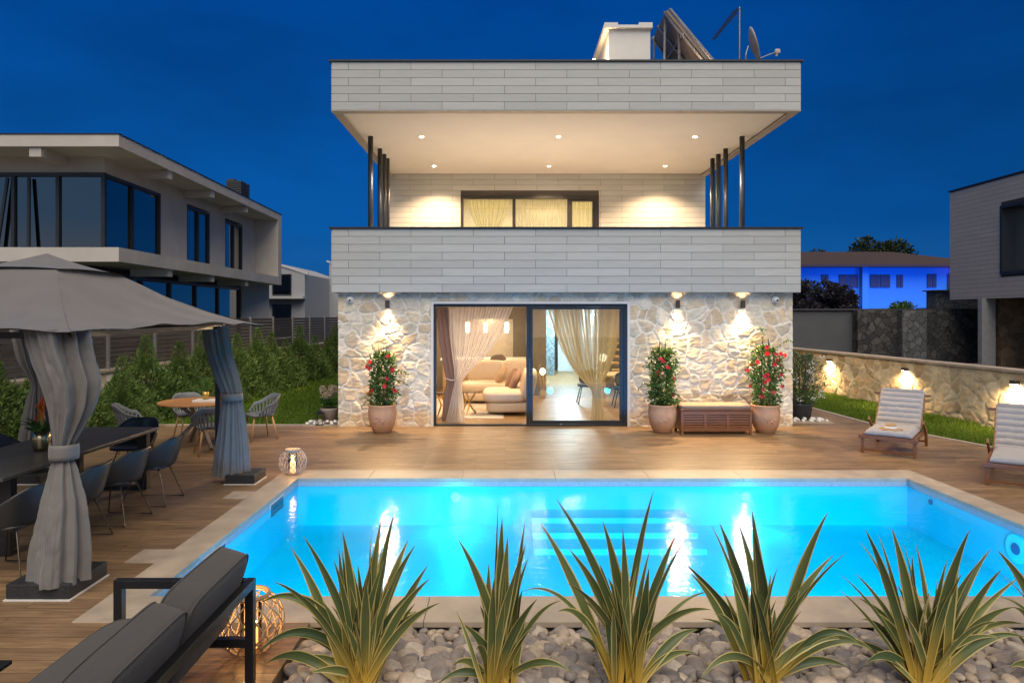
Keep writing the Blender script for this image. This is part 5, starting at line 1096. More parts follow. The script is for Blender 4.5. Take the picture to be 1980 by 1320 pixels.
# ================================================================ POTTED PLANTS
def vines(name, x, y, seed, rad, hgt, label, nfl, cover, z0=.50, lean=(0, 0)):
    t_ = empty(name, (x, y, 0), label, 'potted plant', 'flowering climbers in terracotta pots')
    b = MB(); b.lathe([(.15, 0), (.165, .01), (.22, .12), (.255, .26), (.262, .38), (.248, .47), (.262, .50), (.262, .52), (.235, .52), (.225, .45)], (x, y, .001), 40)
    po = b.build('pot', M_terra, t_, smooth=True)
    b = MB(); rr_ = random.Random(seed)
    for k in range(9):                                     # the raised flower relief of the pot
        u_ = rr_.uniform(-.1, .1); v_ = rr_.uniform(.22, .32); ang = -PI / 2 + u_ / .26; b.pillow((x + .258 * math.cos(ang), y + .258 * math.sin(ang), v_), (.018, .012, .012), 2, 4)
    b.build('relief', M_terra, po, smooth=True)
    b = MB(); b.lathe([(0.001, .46), (.228, .46)], (x, y, 0), 24, capb=False); b.build('soil', M_soil, t_)
    b = MB()
    for k in range(4):
        a = k * PI / 2 + .5; b.tube([(x + .12 * math.cos(a), y + .12 * math.sin(a), .45), (x + .07 * math.cos(a), y + .07 * math.sin(a), z0 + hgt + .12)], .005, 5)
    b.build('stake', M_dark, t_)
    rs = np.random.RandomState(seed); n = cover; z = rs.rand(n); a = rs.rand(n) * 2 * PI
    lob = 1 + .35 * np.sin(2 * a + 7 * z + seed) + .22 * np.sin(5 * a - 11 * z)
    r = rad * (np.sin(PI * (.12 + .82 * z)) ** .5) * lob * (rs.rand(n) ** .45)
    P = np.c_[x + r * np.cos(a) + lean[0] * z, y + r * np.sin(a) * .85, z0 - .03 + hgt * z]
    D = np.c_[np.cos(a), np.sin(a), rs.randn(n) * .6 + .1] + rs.randn(n, 3) * .5
    V, Fc = leaves(P, D, .05 + .04 * rs.rand(n), .028 + .02 * rs.rand(n), rs, .3)
    pts = [(V, Fc)]; b = MB()
    for k in range(9):                                     # loose tendrils
        a0 = rs.rand() * 2 * PI; zz = z0 + hgt * rs.rand(); L_ = .2 + .25 * rs.rand(); ax_ = np.array([math.cos(a0), math.sin(a0) * .5, rs.rand() - .35])
        p0 = np.array([x, y, zz]) + ax_ * rad * .6; tt = np.linspace(0, 1, 12)[:, None]; pp = p0 + ax_ * tt * L_ + np.array([0, 0, .12]) * np.sin(tt * 3)
        b.tube([tuple(q) for q in pp], .003, 4); q = np.repeat(pp, 2, 0); V2, F2 = leaves(q, rs.randn(24, 3), .055, .026, rs, .3); pts.append((V2, F2))
    b.build('stem', M_bark, t_)
    VV = np.vstack([p[0] for p in pts]); off = 0; FF = []
    for V2, F2 in pts: FF.append(F2 + off); off += len(V2)
    np_mesh('foliage', VV, np.vstack(FF), M_mand, t_)
    for k in range(nfl):
        zz = rs.rand() ** .7 if nfl > 15 else rs.rand(); a0 = -PI / 2 + rs.randn() * 1.1; q = np.array([x + rad * 1.02 * math.cos(a0) * (.7 + .6 * rs.rand()) + lean[0] * zz, y + rad * .95 * math.sin(a0), z0 + hgt * (.1 + .88 * zz)])
        nrm = np.array([math.cos(a0) * .6 + rs.randn() * .3, -1 + rs.randn() * .2, .3 + rs.randn() * .3]); nrm /= np.linalg.norm(nrm); u_ = np.cross(nrm, [0, 0, 1.]); u_ /= np.linalg.norm(u_); w_ = np.cross(u_, nrm)
        Vf = []; Ff = []; sz = .038 + .012 * rs.rand(); o0 = rs.rand()
        for p_ in range(5):
            a1 = o0 + p_ * 2 * PI / 5; dr = u_ * math.cos(a1) + w_ * math.sin(a1); sd_ = -u_ * math.sin(a1) + w_ * math.cos(a1)
            i0 = len(Vf); Vf += [q, q + dr * sz * .6 + sd_ * sz * .42 + nrm * .012, q + dr * sz * 1.1 + nrm * .006, q + dr * sz * .6 - sd_ * sz * .42 + nrm * .012]; Ff.append((i0, i0 + 1, i0 + 2, i0 + 3))
        np_mesh('flower', np.array(Vf), np.array(Ff), M_red, t_)
    return t_
vines('potted_climber', -2.30, 12.72, 1, .24, 1.02, 'red flowering climber in a terracotta pot between the camera and the curtained doorway', 14, 1500)
vines('potted_climber', 2.92, 12.72, 2, .25, 1.08, 'leafy climber with few red blooms in a terracotta pot by the wooden box', 7, 1900)
vines('potted_climber', 4.83, 12.70, 3, .27, 1.12, 'climber covered in red blooms in a terracotta pot at the house corner', 26, 1500)
# oleander
t_ = empty('oleander', (6.15, 14.25, 0), 'white flowering oleander in a dark pot at the corner of the villa', 'potted plant')
b = MB(); b.lathe([(.17, 0), (.20, .02), (.23, .27), (.245, .28), (.245, .31), (.21, .31), (.2, .25)], (6.15, 14.25, .03), 32); b.build('pot', M_darkpot, t_, smooth=True)
rs = np.random.RandomState(20); n = 1700; a = rs.rand(n) * 2 * PI; z = rs.rand(n); r = .42 * np.sin(PI * (.15 + .72 * z)) * np.sqrt(rs.rand(n)) * (1 + .3 * np.sin(4 * a + 6 * z))
P = np.c_[6.15 + r * np.cos(a), 14.25 + r * np.sin(a), .32 + 1.0 * z]; D = np.c_[np.cos(a), np.sin(a), np.full(n, 1.0)] + rs.randn(n, 3) * .4
V, Fc = leaves(P, D, .11 + .05 * rs.rand(n), .018, rs, .2); np_mesh('foliage', V, Fc, M_olea, t_)
b = MB()
for k in range(9): a_ = k * .7; b.tube([(6.15, 14.25, .28), (6.15 + .25 * math.cos(a_), 14.25 + .25 * math.sin(a_), 1.1)], .009, 5)
b.build('stem', M_bark, t_)
for k in range(16):
    a_ = rs.rand() * 6.28; zz = .45 + .85 * rs.rand(); c_ = np.array([6.15 + .38 * math.cos(a_), 14.25 - abs(.35 * math.sin(a_)), zz]); m_ = 14
    D = rs.randn(m_, 3) + np.array([0, -.5, .3]); V, Fc = leaves(np.tile(c_, (m_, 1)) + rs.randn(m_, 3) * .03, D, .045, .035, rs, .3); np_mesh('blossom', V, Fc, M_whitepet, t_)
# hydrangea on the other corner
t_ = empty('hydrangea', (-3.57, 13.85, 0), 'cream hydrangea in a square edged grey pot at the lawn corner of the villa', 'potted plant')
b = MB(); b.lathe([(.13, 0), (.17, .20), (.175, .22), (.175, .26), (.15, .26), (.14, .2)], (-3.57, 13.8, .05), 28); b.build('pot', mat('clay_grey', (.26, .21, .18), .8), t_, smooth=True)
n = 260; a = rs.rand(n) * 2 * PI; D = np.c_[np.cos(a), np.sin(a), rs.rand(n)]; P = np.tile([-3.57, 13.8, .36], (n, 1)) + D * rs.rand(n, 1) * .14
V, Fc = leaves(P, D, .08, .05, rs, .3); np_mesh('foliage', V, Fc, M_mand, t_)
for k in range(9):
    a_ = k * .72; c_ = np.array([-3.57 + .13 * math.cos(a_) * (k > 0), 13.8 + .11 * math.sin(a_) * (k > 0), .56 + .07 * (k % 3)]); m_ = 90; q = rs.randn(m_, 3); q /= np.linalg.norm(q, axis=1, keepdims=True)
    V, Fc = leaves(c_ + q * .05, q + rs.randn(m_, 3) * .6, .028, .026, rs, .1); np_mesh('blossom', V, Fc, M_pinkpet, t_)
# white stones around both
M_wst = mat('white_stone', (.72, .70, .67), .7, var=.08, scale=20, island=.1)
for i, (cx, cy_, n_, lb) in enumerate(((6.2, 14.0, 13, 'white rounded stone in the heap round the oleander pot'), (-3.62, 13.65, 13, 'white rounded stone in the heap by the small black lantern'))):
    for k in range(n_):
        x = cx + (k - 6) * .055 + rr.uniform(-.02, .02); y = cy_ - .12 + (k % 3) * .08; b = MB(); b.pillow((0, 0, 0), (.045 + .015 * rr.random(), .035, .03), 2.3, 4, wob=.1, seed=k)
        o = b.build('white_stone', M_wst, smooth=True); o.location = (x, y, .032 + (.03 if k % 3 == 1 else 0)); o.rotation_euler.z = rr.uniform(0, 6)
        tag(o, lb, 'stone', lb.replace('stone', 'stones') )
b = MB(); b.box(5.75, 6.62, 13.75, 14.6, .001, .012); b.box(-4.0, -3.3, 13.42, 14.2, -.1, .004); tag(b.build('stone_slab', M_coping), None, kind='structure')
s = empty('candle_lantern', (-3.68, 13.5, 0), 'small black framed candle lantern standing before the hydrangea pot', 'lantern')
x, y = -3.68, 13.52
b = MB(); b.box(x - .07, x + .07, y - .07, y + .07, .006, .02); b.box(x - .075, x + .075, y - .075, y + .075, .23, .245); b.box(x - .04, x + .04, y - .04, y + .04, .245, .275)
for dx in (-.062, .062):
    for dy in (-.062, .062): b.box(x + dx - .006, x + dx + .006, y + dy - .006, y + dy + .006, .02, .23)
b.tube([(x + .03 * math.cos(q), y, .29 + .03 * math.sin(q)) for q in np.linspace(0, 2 * PI, 12)], .003, 4); b.build('frame', M_frame, s)
b = MB(); b.lathe([(.03, 0), (.03, .1)], (x, y, .02), 14, capt=True); b.build('candle', mat('ivory_wax', (.6, .58, .42), .6), s)
# wooden storage box with cushion
s = empty('storage_bench', (3.85, 12.75, 0), 'slatted teak storage box with a flat taupe cushion between two terracotta pots', 'storage bench')
x0, x1, y0, y1 = 3.20, 4.50, 12.46, 12.98
b = MB()
for x in (x0, x1 - .05):
    for y in (y0, y1 - .05): b.box(x, x + .05, y, y + .05, .001, .44)
b.box(x0 + .05, x1 - .05, y0, y0 + .035, .36, .43); b.box(x0 + .05, x1 - .05, y0, y0 + .035, .06, .12)
for x in (x0 + .42, x0 + .83): b.box(x, x + .05, y0, y0 + .035, .12, .36)
b.box(x0, x0 + .035, y0 + .05, y1 - .05, .06, .43); b.box(x1 - .035, x1, y0 + .05, y1 - .05, .06, .43); b.build('frame', M_teak, s, bevel=.004)
for k in range(5):
    z = .13 + k * .047; b = MB(); b.box(x0 + .05, x1 - .05, y0 + .012, y0 + .026, z, z + .034); b.build('slat', M_teak, s)
b = MB(); b.box(x0 + .05, x1 - .05, y0 + .05, y1 - .05, .05, .42); b.build('inner_box', mat('teak_dark', (.06, .025, .012), .7), s)
b = MB(); b.box(x0 - .01, x1 + .01, y0 - .012, y1 + .01, .442, .47); b.build('lid', M_teak, s, bevel=.004)
b = MB(); b.pillow(((x0 + x1) / 2, (y0 + y1) / 2, .5), (.655, .265, .032), 9, 12); b.build('cushion', M_taupe, s, smooth=True)

# ================================================================ DECK CHAIRS
def deck_chair(x, y, label, w_=.66):
    r = bpy.data.objects.new('deck_chair', None); COL.objects.link(r); hw = w_ / 2 + .03
    for sg in (-1, 1):
        b = MB(); b.bar((0, sg * hw, .27), (1.30, sg * hw, .27), .035, .06); b.build('side_rail', M_teak, r, bevel=.004)
        b = MB(); b.bar((.02, sg * hw, .27), (.02, sg * hw, .001), .045, .045, up=(1, 0, 0)); b.build('leg', M_teak, r, bevel=.004)
        b = MB(); b.bar((1.22, sg * hw, .27), (1.30, sg * hw, .001), .045, .045, up=(1, 0, 0)); b.build('leg', M_teak, r, bevel=.004)
        b = MB(); b.bar((.86, sg * (hw - .035), .29), (1.36, sg * (hw - .035), .84), .03, .045, up=(1, 0, 0)); b.build('back_post', M_teak, r, bevel=.004)
        b = MB(); b.bar((1.05, sg * (hw + .03), .25), (.70, sg * (hw + .03), .47), .028, .07); b.build('armrest', M_teak, r, bevel=.004)
    b = MB(); b.bar((.0, -hw - .05, .265), (.0, hw + .05, .265), .05, .055); b.build('front_rail', M_teak, r, bevel=.004)
    b = MB(); b.bar((.02, -hw, .06), (.02, hw, .06), .022, .03); b.bar((1.28, -hw, .08), (1.28, hw, .08), .022, .03); b.build('stretcher', M_teak, r)
    b = MB(); b.bar((1.35, -hw - .06, .83), (1.35, hw + .06, .83), .035, .05, up=(1, 0, 0)); b.build('top_rail', M_teak, r)
    b = MB()
    for k in range(9): q = .08 + k * .095; b.bar((q, -hw + .02, .292), (q, hw - .02, .292), .06, .014)
    b.build('seat_slats', M_teak, r)
    path = [(0.0, .325), (.88, .335), (1.385, .89)]; L1 = .88; L2 = math.hypot(.505, .555); Lt = L1 + L2; ch_ = .105
    def pos(sv):
        d1 = np.array([1., .012]); d2 = np.array([.505, .555]) / L2; k = 1 / (1 + math.exp(-(sv - L1) / .035)); base = np.array(path[0]) + d1 * min(sv, L1) + d2 * max(0, sv - L1)
        dd = d1 * (1 - k) + d2 * k; dd /= np.linalg.norm(dd); nn_ = np.array([-dd[1], dd[0]]); return base, nn_
    ns, nw = 150, 24; V = []
    for j in range(ns + 1):
        sv = Lt * j / ns; base, nn_ = pos(sv); th_ = .010 + .046 * abs(math.sin(PI * sv / ch_)) ** .5
        for i in range(nw + 1):
            yv = (-1 + 2 * i / nw); ed = (1 - abs(yv) ** 10) ** .5; wv = vnoise(np.array([sv * 9 + x]), np.array([yv * 5]), 3)[0] - .5
            q = base + nn_ * (th_ * ed + .012 * wv); V.append((q[0], yv * w_ / 2, q[1]))
    idx = np.arange((ns + 1) * (nw + 1)).reshape(ns + 1, nw + 1); Fq = np.stack([idx[:-1, :-1].ravel(), idx[1:, :-1].ravel(), idx[1:, 1:].ravel(), idx[:-1, 1:].ravel()], 1)
    V = np.array(V); Vb = V.copy()
    for j in range(ns + 1):
        base, nn_ = pos(Lt * j / ns); Vb[idx[j], 0] = base[0] - nn_[0] * .025; Vb[idx[j], 2] = base[1] - nn_[1] * .025
    n0 = len(V); F2 = Fq[:, ::-1] + n0; ring = list(idx[0]) + list(idx[1:, -1]) + list(idx[-1, ::-1][1:]) + list(idx[::-1, 0][1:-1]); rg = np.array(ring); rn = np.roll(rg, -1)
    F3 = np.stack([rg, rn, rn + n0, rg + n0], 1)
    np_mesh('mattress', np.vstack([V, Vb]), np.vstack([Fq, F2, F3]), M_matt, r, smooth=True)
    r.location = (x, y, 0.0); r.rotation_euler.z = math.atan2(.78, .62); tag(r, label, 'deck chair', 'teak deck chairs with quilted mattresses'); return r
L1_ = deck_chair(5.93, 10.60, 'teak deck chair with pale quilted mattress and a straw hat on its seat')
deck_chair(6.47, 8.56, 'teak deck chair with pale quilted mattress and bare seat, nearer the pool corner')
hat = empty('straw_hat', (6.13, 10.85, .38), 'straw hat with a white band lying on the deck chair', 'hat')
b = MB(); b.lathe([(.16, .0), (.165, .008), (.09, .018), (.082, .02), (.078, .075), (.06, .095), (.001, .09)], (6.09, 10.80, .375), 28); b.build('crown', mat('straw', (.42, .26, .13), .85, var=.2, scale=50), hat, smooth=True)
b = MB(); b.lathe([(.0885, .02), (.084, .05)], (6.09, 10.80, .375), 28, capb=False); b.build('band', mat('hat_band', (.8, .76, .7), .8), hat, smooth=True, solid=.004)

# ================================================================ LANTERNS
def wicker(name, x, y, r, h, m_, label, ntw, opening, wr=.004, en=12):
    t_ = empty(name, (x, y, 0), label, 'lantern', 'woven candle lanterns'); b = MB(); z0 = .008
    def prof(v):
        a = -PI / 2 * .86 + v * PI * .90; return r * math.cos(a) ** .8 if math.cos(a) > 0 else 0.0, z0 + h / 2 + h * .5 * math.sin(a) / math.sin(PI / 2 * .86)
    for sg in (-1, 1):
        for k in range(ntw):
            pts = []
            for j in range(22):
                v = j / 21 * .86; rr_, zz = prof(v); rr_ = max(rr_, opening); a = 2 * PI * k / ntw + sg * v * 1.8; pts.append((x + rr_ * math.cos(a) * (1 + sg * .008), y + rr_ * math.sin(a) * (1 + sg * .008), zz))
            b.tube(pts, wr, 5)
    b.build('woven_shell', m_, t_, smooth=True)
    rt, zt = prof(.86); rt = max(rt, opening); b = MB()
    for q in range(3): b.tube([(x + (rt + .004 * (q % 2)) * math.cos(a), y + (rt + .004 * (q % 2)) * math.sin(a), zt + .008 * q) for a in np.linspace(0, 2 * PI, 28, endpoint=False)], .007, 6, closed=True)
    b.build('rim', m_, t_, smooth=True)
    b = MB(); b.tube([(x - rt, y, zt), (x - rt * 1.25, y + .03, zt - .1), (x - r * 1.0, y + .02, zt - h * .35)], .006, 6); b.build('handle', m_, t_)
    b = MB(); b.lathe([(opening * .8, .0), (opening * .8, h * .78)], (x, y, .03), 24, capb=False); b.build('glass_cylinder', M_glass, t_, smooth=True)
    b = MB(); b.lathe([(opening * .5, .0), (opening * .5, h * .42), (opening * .42, h * .43)], (x, y, .03), 20, capt=True); b.build('candle', M_wax, t_, smooth=True)
    b = MB(); b.pillow((x, y, .03 + h * .5), (.011, .011, .032), 2, 5); b.build('flame', M_flame, t_, smooth=True)
    lamp('candle_light', 'POINT', (x, y, .03 + h * .56), en, (1, .50, .16), t_, shadow_soft_size=.03)
wicker('wicker_lantern', -2.92, 9.36, .185, .34, M_wickg, 'grey willow ball lantern with a lit candle on the pool coping corner', 18, .075, en=5)
wicker('wicker_lantern', -1.66, 4.45, .205, .38, M_wick, 'natural rattan ball lantern with a lit candle behind the dark sofa', 15, .085, .005, en=7)

# ================================================================ THE DARK SOFA IN FRONT
so = empty('outdoor_sofa', (-1.95, 3.2, 0), 'charcoal cushioned outdoor sofa with a black metal frame', 'sofa')
sx0, sx1, sy0, sy1 = -2.33, -1.50, 2.0, 4.10; az = .62
for y in (sy1, sy0):
    b = MB(); t2 = .05
    b.box(sx0, sx0 + t2, y - t2, y, .001, az); b.box(sx1 - t2, sx1, y - t2, y, .001, az); b.box(sx0 + t2, sx1 - t2, y - t2, y, az - t2, az); b.box(sx0 + t2, sx1 - t2, y - t2, y, .22, .27); b.build('arm_frame', M_frame, so, bevel=.003)
b = MB(); b.box(sx1 - .05, sx1, sy0, sy1 - .05, az - .05, az); b.build('back_rail', M_frame, so, bevel=.003)
b = MB(); b.box(sx0, sx0 + .05, sy0, sy1 - .05, .22, .27); b.box(sx1 - .32, sx1 - .27, sy0, sy1 - .05, .22, .27); b.build('seat_rail', M_frame, so, bevel=.003)
b = MB()
for y in (3.98, 3.1, 2.2): b.bar((sx1 - .04, y, az - .05), (sx1 - .30, y, .25), .03, .03)
b.build('back_brace', M_frame, so)
b = MB()
for k in range(14): y = 2.08 + k * .145; b.box(sx0 + .05, sx1 - .3, y, y + .05, .235, .26)
b.build('seat_slats', M_frame, so)
for (y0, y1, sd_) in ((2.05, 4.04, 1),):
    b = MB(); b.pillow(((sx0 + sx1 - .2) / 2 - .0, (y0 + y1) / 2, .345), ((sx1 - .2 - sx0) / 2, (y1 - y0) / 2, .072), 9, 16, wob=.004, seed=sd_); o = b.build('seat_cushion', M_sofa, so, smooth=True)
    hx_ = (sx1 - .2 - sx0) / 2; hy_ = (y1 - y0) / 2; k_ = .985; se = lambda c: math.copysign(abs(c) ** (2 / 9), c)
    b = MB(); b.tube([((sx0 + sx1 - .2) / 2 + hx_ * k_ * se(math.cos(a)), (y0 + y1) / 2 + hy_ * k_ * se(math.sin(a)), .345 + .072 * .80) for a in np.linspace(0, 2 * PI, 120, endpoint=False)], .006, 6, closed=True); b.build('piping', M_sofa, o, smooth=True)
ti = Matrix.Rotation(R(17), 3, 'Y')
for (y0, y1, sd_) in ((3.30, 4.06, 4), (2.52, 3.285, 5), (1.75, 2.505, 6)):
    b = MB(); rot_ = ti @ Matrix.Rotation(R(rr.uniform(-2, 2)), 3, 'X'); b.pillow((sx1 - .155, (y0 + y1) / 2, .60), (.095, (y1 - y0) / 2, .235), 7, 18, rot=rot_, wob=.010, seed=sd_)
    o = b.build('back_cushion', M_sofa, so, smooth=True); se = lambda c: math.copysign(abs(c) ** (2 / 7), c)
    for sg in (-1, 1):
        b = MB(); b.tube([Vector((sx1 - .155, (y0 + y1) / 2, .60)) + rot_ @ Vector((sg * .095 * .80, (y1 - y0) / 2 * .985 * se(math.cos(a)), .235 * .985 * se(math.sin(a)))) for a in np.linspace(0, 2 * PI, 100, endpoint=False)], .0055, 6, closed=True); b.build('piping', M_sofa, o, smooth=True)
s = empty('coffee_table', (-2.8, 3.1, 0), 'low black metal coffee table beside the dark sofa', 'table')
b = MB(); b.box(-3.3, -2.50, 2.6, 3.46, .43, .45); b.build('table_top', M_frame, s, bevel=.003)
for x in (-3.25, -2.60):
    for y in (2.65, 3.36): b = MB(); b.box(x, x + .05, y, y + .05, .001, .43); b.build('leg', M_frame, s)

# ================================================================ PEBBLE BED AND FLAX
b = MB(); b.box(BX0 + .002, 9.4, -3, CY0 - .012, -.5, -.09); tag(b.build('pebble_bed', mat('bed_soil', (.05, .045, .04), .95, bump=.5)), None, kind='structure')
M_peb = bpy.data.materials.new('pebble'); M_peb.use_nodes = True; M_peb.node_tree.nodes.clear(); t = NT(M_peb.node_tree)
ri = t.n('ShaderNodeNewGeometry').outputs['Random Per Island']; oi = t.n('ShaderNodeObjectInfo').outputs['Random']
rv = t.math('FRACT', t.math('ADD', t.math('MULTIPLY', ri, 7.3), t.math('MULTIPLY', oi, 5.7)))
c = t.ramp(rv, [(0, (.13, .12, .115)), (.25, (.34, .28, .23)), (.5, (.22, .20, .19)), (.75, (.46, .36, .26)), (1, (.58, .50, .40))])
co = t.n('ShaderNodeTexCoord').outputs['Object']; nz_ = t.n('ShaderNodeTexNoise', {'Vector': co, 'Scale': 26.0, 'Detail': 6.0, 'Roughness': .65}).outputs['Fac']
c = t.mix(1.0, c, t.ramp(nz_, [(.3, .75), (.7, 1.2)]), 'MULTIPLY')
bb = t.n('ShaderNodeBsdfPrincipled', {'Base Color': c, 'Roughness': .62, 'Normal': t.n('ShaderNodeBump', {'Height': nz_, 'Strength': .25, 'Distance': .006}).outputs[0]})
t.t.links.new(bb.outputs[0], t.n('ShaderNodeOutputMaterial').inputs[0])
pebs = []
for k in range(10):
    b = MB(); r2 = random.Random(k); b.pillow((0, 0, 0), (r2.uniform(.042, .068), r2.uniform(.032, .048), r2.uniform(.026, .038)), r2.uniform(2.0, 2.5), 5, wob=.07, seed=k)
    o = b.build('pebble_form', M_peb, smooth=True); pebs.append(o.data); bpy.data.objects.remove(o)
spots = []
r3 = random.Random(77); sp_ = .075; ny = 30; nx_ = 110
for j in range(ny):
    for i in range(nx_):
        x = BX0 + .05 + (i + .5 * (j % 2)) * sp_ + r3.uniform(-.02, .02); y = CY0 - .055 - j * sp_ * .88 + r3.uniform(-.018, .018)
        if x > 6.4: continue
        spots.append((x, y, -.055 + r3.uniform(-.012, .02), r3.randrange(10), r3.uniform(0, 6.28), r3.uniform(-.5, .5), r3.uniform(-.5, .5), r3.choice((.62, .8, .95, 1.1, 1.25, 1.45))))
vis = [p for p in spots if p[1] > 4.12 and p[0] < (1985 - 978) * p[1] / F and p[0] > -1.5]
vis.sort(key=lambda p: p[1]); own = vis[:300]; ownset = set(id(p) for p in own)
for p in own:
    o = bpy.data.objects.new('pebble', pebs[p[3]]); COL.objects.link(o); o.location = p[:3]; o.rotation_euler = (p[5], p[6], p[4]); o.scale = (p[7],) * 3
    tag(o, 'rounded grey beige river pebble lying in the bed below the flax plants', 'pebble', 'river pebbles in the bed below the flax')
VV = []; FF = []; off = 0; tmp = []
for me in pebs:
    v = np.zeros(len(me.vertices) * 3); me.vertices.foreach_get('co', v); f = np.array([list(pl.vertices) for pl in me.polygons]); tmp.append((v.reshape(-1, 3), f))
from mathutils import Euler
allp = [p for p in spots if id(p) not in ownset] + [(p[0] + .035, p[1] + .03, p[2] - .035, (p[3] + 3) % 10, p[4] + 1, p[5], p[6], p[7]) for p in spots if p[1] > 3.9]
for p in allp:
    v, f = tmp[p[3]]; Mx = np.array(Euler((p[5], p[6], p[4])).to_matrix()); VV.append(v @ Mx.T * p[7] + np.array(p[:3])); FF.append(f + off); off += len(v)
tag(np_mesh('pebbles', np.vstack(VV), np.vstack(FF), M_peb, smooth=True), 'mass of smaller showing grey beige river pebbles', 'pebbles', kind='stuff')
# variegated flax
M_flax = bpy.data.materials.new('flax_leaf'); M_flax.use_nodes = True; M_flax.node_tree.nodes.clear(); t = NT(M_flax.node_tree)
uvn = t.n('ShaderNodeSeparateXYZ', {0: t.n('ShaderNodeTexCoord').outputs['UV']}); uu = t.math('ABSOLUTE', t.math('SUBTRACT', uvn.outputs[0], .5))
ri = t.n('ShaderNodeNewGeometry').outputs['Random Per Island']
green = t.mix(ri, (.045, .085, .035), (.17, .20, .06)); cream = t.mix(ri, (.58, .46, .13), (.70, .58, .24))
st_ = t.n('ShaderNodeTexNoise', {'Vector': t.n('ShaderNodeMapping', {'Vector': t.n('ShaderNodeTexCoord').outputs['UV'], 'Scale': (26., .8, 1.)}).outputs[0], 'Scale': 1.0, 'Detail': 3.0}).outputs['Fac']
green = t.mix(t.ramp(st_, [(.5, 0.), (.68, .55)]), green, (.26, .27, .09))
thr = t.math('SUBTRACT', .435, t.math('MULTIPLY', ri, .09))
ef = t.ramp(t.math('SUBTRACT', uu, thr), [(0.0, 0.), (.03, 1.)])
c = t.mix(ef, green, cream)
basef = t.ramp(uvn.outputs[1], [(.04, 1.), (.42, 0.)]); c = t.mix(t.math('MULTIPLY', basef, .9), c, (.62, .38, .04)); tipf = t.ramp(uvn.outputs[1], [(.955, 0.), (.98, .85)]); c = t.mix(tipf, c, (.16, .09, .035))
p1 = t.n('ShaderNodeBsdfPrincipled', {'Base Color': c, 'Roughness': .42, 'Specular IOR Level': .45}); p2 = t.n('ShaderNodeBsdfTranslucent', {'Color': c})
mx = t.n('ShaderNodeMixShader', {0: .15, 1: p1.outputs[0], 2: p2.outputs[0]}); t.t.links.new(mx.outputs[0], t.n('ShaderNodeOutputMaterial').inputs[0])
def flax(u0, Y0, tips, seed, label, nfill=16):
    nfill = int(nfill * .7)
    rs = np.random.RandomState(seed); B0 = np.array([(u0 - 978) * Y0 / F, Y0, -.06]); VV = []; FF = []; UV = []; off = 0
    todo = []
    for tp in tips:
        u, v = tp[0], tp[1]; arch = (tp[2] if len(tp) > 2 else .0) * .7; wd = tp[3] if len(tp) > 3 else rs.uniform(.050, .070)
        Yt = Y0 + rs.uniform(-.22, .22); todo.append((np.array(at(u, v, Yt)), arch, wd))
    for k in range(nfill):
        a = rs.rand() * 2 * PI; rad = rs.uniform(.08, .42); hz = rs.uniform(.40, .80) if rad < .32 else rs.uniform(.2, .5)
        todo.append((B0 + np.array([rad * math.cos(a), rad * math.sin(a) * .7, hz + .05]), .0 + .22 * (rad > .36), rs.uniform(.028, .045)))
    for T_, arch, wd in todo:
        b0 = B0 + np.array([rs.uniform(-.085, .085), rs.uniform(-.06, .06), 0]); d = T_ - b0; L = np.linalg.norm(d); hd = np.array([d[0], d[1], 0])
        bw_ = rs.uniform(.0, 1.0); c1 = b0 + hd * (.30 - .08 * bw_) + np.array([0, 0, d[2] * .38 + arch * L * .55]); c2 = b0 + hd * (.64 - .08 * bw_ + .12 * arch) + np.array([0, 0, d[2] * .76 + arch * L * .80 + .01])
        n = 22; tt = np.linspace(0, 1, n)[:, None]; C = (1 - tt) ** 3 * b0 + 3 * (1 - tt) ** 2 * tt * c1 + 3 * (1 - tt) * tt ** 2 * c2 + tt ** 3 * T_
        Tg = np.gradient(C, axis=0); Tg /= np.linalg.norm(Tg, axis=1, keepdims=True)
        view = C - np.array([0, 0, H]); view /= np.linalg.norm(view, axis=1, keepdims=True)
        ang = rs.uniform(-.9, .9); ref = np.array([math.sin(ang), -math.cos(ang), .25]); S = np.cross(Tg, ref); S /= np.linalg.norm(S, axis=1, keepdims=True)
        if S[0, 0] < 0: S = -S
        Nn = np.cross(S, Tg); tw = rs.uniform(-.35, .35); q = tt * tw; S, Nn = S * np.cos(q) + Nn * np.sin(q), Nn * np.cos(q) - S * np.sin(q)
        wp = wd * (.50 + .50 * np.sin(PI * np.clip(tt * .95 + .02, 0, 1)) ** .8) * np.clip((1.0 - tt) / .38, 0, 1) ** .72 + .0008
        for j, (off_, kk) in enumerate(((-.5, 1.), (-.3, .35), (0, 0.), (.3, .35), (.5, 1.))):
            VV.append(C + S * wp * off_ + Nn * wp * .22 * (kk - 1))
        V5 = np.stack(VV[-5:], 1).reshape(-1, 3); VV = VV[:-5] + [V5]
        UV.append(np.stack([np.tile(np.array([0, .2, .5, .8, 1.]), (n, 1)), np.repeat(tt, 5, 1)], -1).reshape(-1, 2))
        idx = np.arange(n * 5).reshape(n, 5) + off; off += n * 5
        FF.append(np.stack([idx[:-1, :-1].ravel(), idx[:-1, 1:].ravel(), idx[1:, 1:].ravel(), idx[1:, :-1].ravel()], 1))
    o = np_mesh('flax_plant', np.vstack(VV), np.vstack(FF), M_flax, smooth=True, uv=np.vstack(UV), solid=.0012)
    return tag(o, label, 'plant', 'variegated flax plants in the pebble bed')
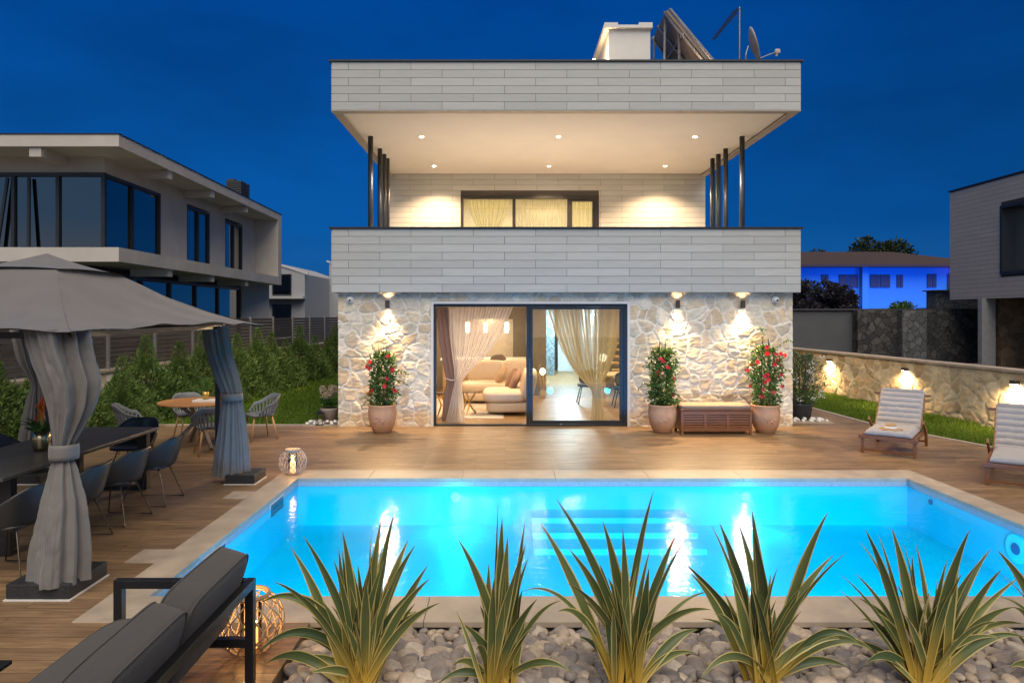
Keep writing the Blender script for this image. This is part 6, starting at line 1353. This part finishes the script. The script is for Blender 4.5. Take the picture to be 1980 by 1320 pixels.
flax(700, 4.12, [(561, 1057), (586, 1036), (529, 1124, .15), (662, 1026), (655, 1060), (716, 1040), (737, 1001), (763, 990), (692, 1092), (775, 1100), (790, 1042), (803, 1053), (828, 1092), (831, 1118), (641, 1170), (622, 1160), (505, 1164, .55), (498, 1262, .75), (515, 1282, .5), (560, 1276, .3), (720, 1080), (738, 1060), (752, 1120), (790, 1190), (850, 1165, .1), (575, 1230, .3), (676, 1130), (708, 1120), (600, 1300, .2)], 1, 'broad variegated flax plant next to the rattan lantern', 24)
flax(965, 4.06, [(883, 1038), (963, 975, 0, .03), (971, 1000, 0, .062), (1015, 1010), (1017, 1052, 0, .06), (982, 1038), (945, 1090), (1038, 1158), (898, 1207), (928, 1170), (877, 1285, .7), (846, 1322, .6), (1084, 1161, .2, .03), (1000, 1100), (955, 1120, 0, .055), (1030, 1210), (1105, 1300, .5), (1010, 1140)], 2, 'narrow upright variegated flax plant below the bright pool lamp', 10)
flax(1212, 4.10, [(1044, 1010), (1074, 963, 0, .055), (1098, 1058), (1165, 1007), (1204, 1022), (1098, 1128, .1), (1176, 1116), (1264, 948, 0, .05), (1307, 1034), (1327, 1040, 0, .055), (1232, 1092), (1255, 1098), (1373, 1143, .3, .028), (1375, 1178, .3), (1352, 1216, .3), (1079, 1181, .4), (1010, 1143, .5, .028), (1120, 1230, .3), (1190, 1080), (1245, 1140), (1345, 1262, .4), (1130, 1160), (1280, 1120), (1160, 1090, 0, .055)], 3, 'tall variegated flax plant in front of the pool steps', 14)
flax(1478, 4.10, [(1374, 1013, 0, .025), (1391, 1010), (1429, 1014, 0, .055), (1454, 986), (1456, 1022), (1601, 990, 0, .062), (1612, 1072), (1634, 1070, 0, .03), (1328, 1092), (1335, 1108, .1), (1503, 1098, 0, .022), (1667, 1248, .75, .055), (1352, 1316, .7, .05), (1693, 1262, .6), (1375, 1170), (1550, 1180), (1500, 1160), (1475, 1100), (1640, 1290, .4), (1415, 1120), (1570, 1130), (1400, 1270, .3), (1630, 1235, .3)], 4, 'variegated flax plant with one drooping folded leaf', 16)
flax(1790, 4.12, [(1662, 1046), (1673, 1023, 0, .05), (1698, 1033, 0, .025), (1724, 1020), (1748, 1053), (1771, 1051, 0, .055), (1855, 1058, 0, .055), (1875, 1024, 0, .055), (1916, 1060, 0, .055), (1937, 1100), (1970, 1116, 0, .05), (1625, 1110, 0, .02), (1623, 1140, 0, .02), (1653, 1108, 0, .03), (1662, 1156, .1), (1961, 1173, .2), (1983, 1232, .4), (1670, 1286, .5), (1735, 1130), (1800, 1140), (1830, 1150), (1712, 1120), (1850, 1200), (1700, 1210, .2), (1975, 1205, .3), (1640, 1240, .3), (1760, 1100), (1890, 1150), (1690, 1180)], 5, 'bushiest variegated flax plant, with many broad upright leaves', 26)
flax(2070, 4.12, [(1928, 1063), (1937, 1110, 0, .025), (1959, 1173, .2), (2040, 1020), (2090, 1010), (2140, 1040), (1950, 1290, .5), (2010, 1090), (2180, 1100)], 6, 'variegated flax plant cut off by the picture edge', 14)
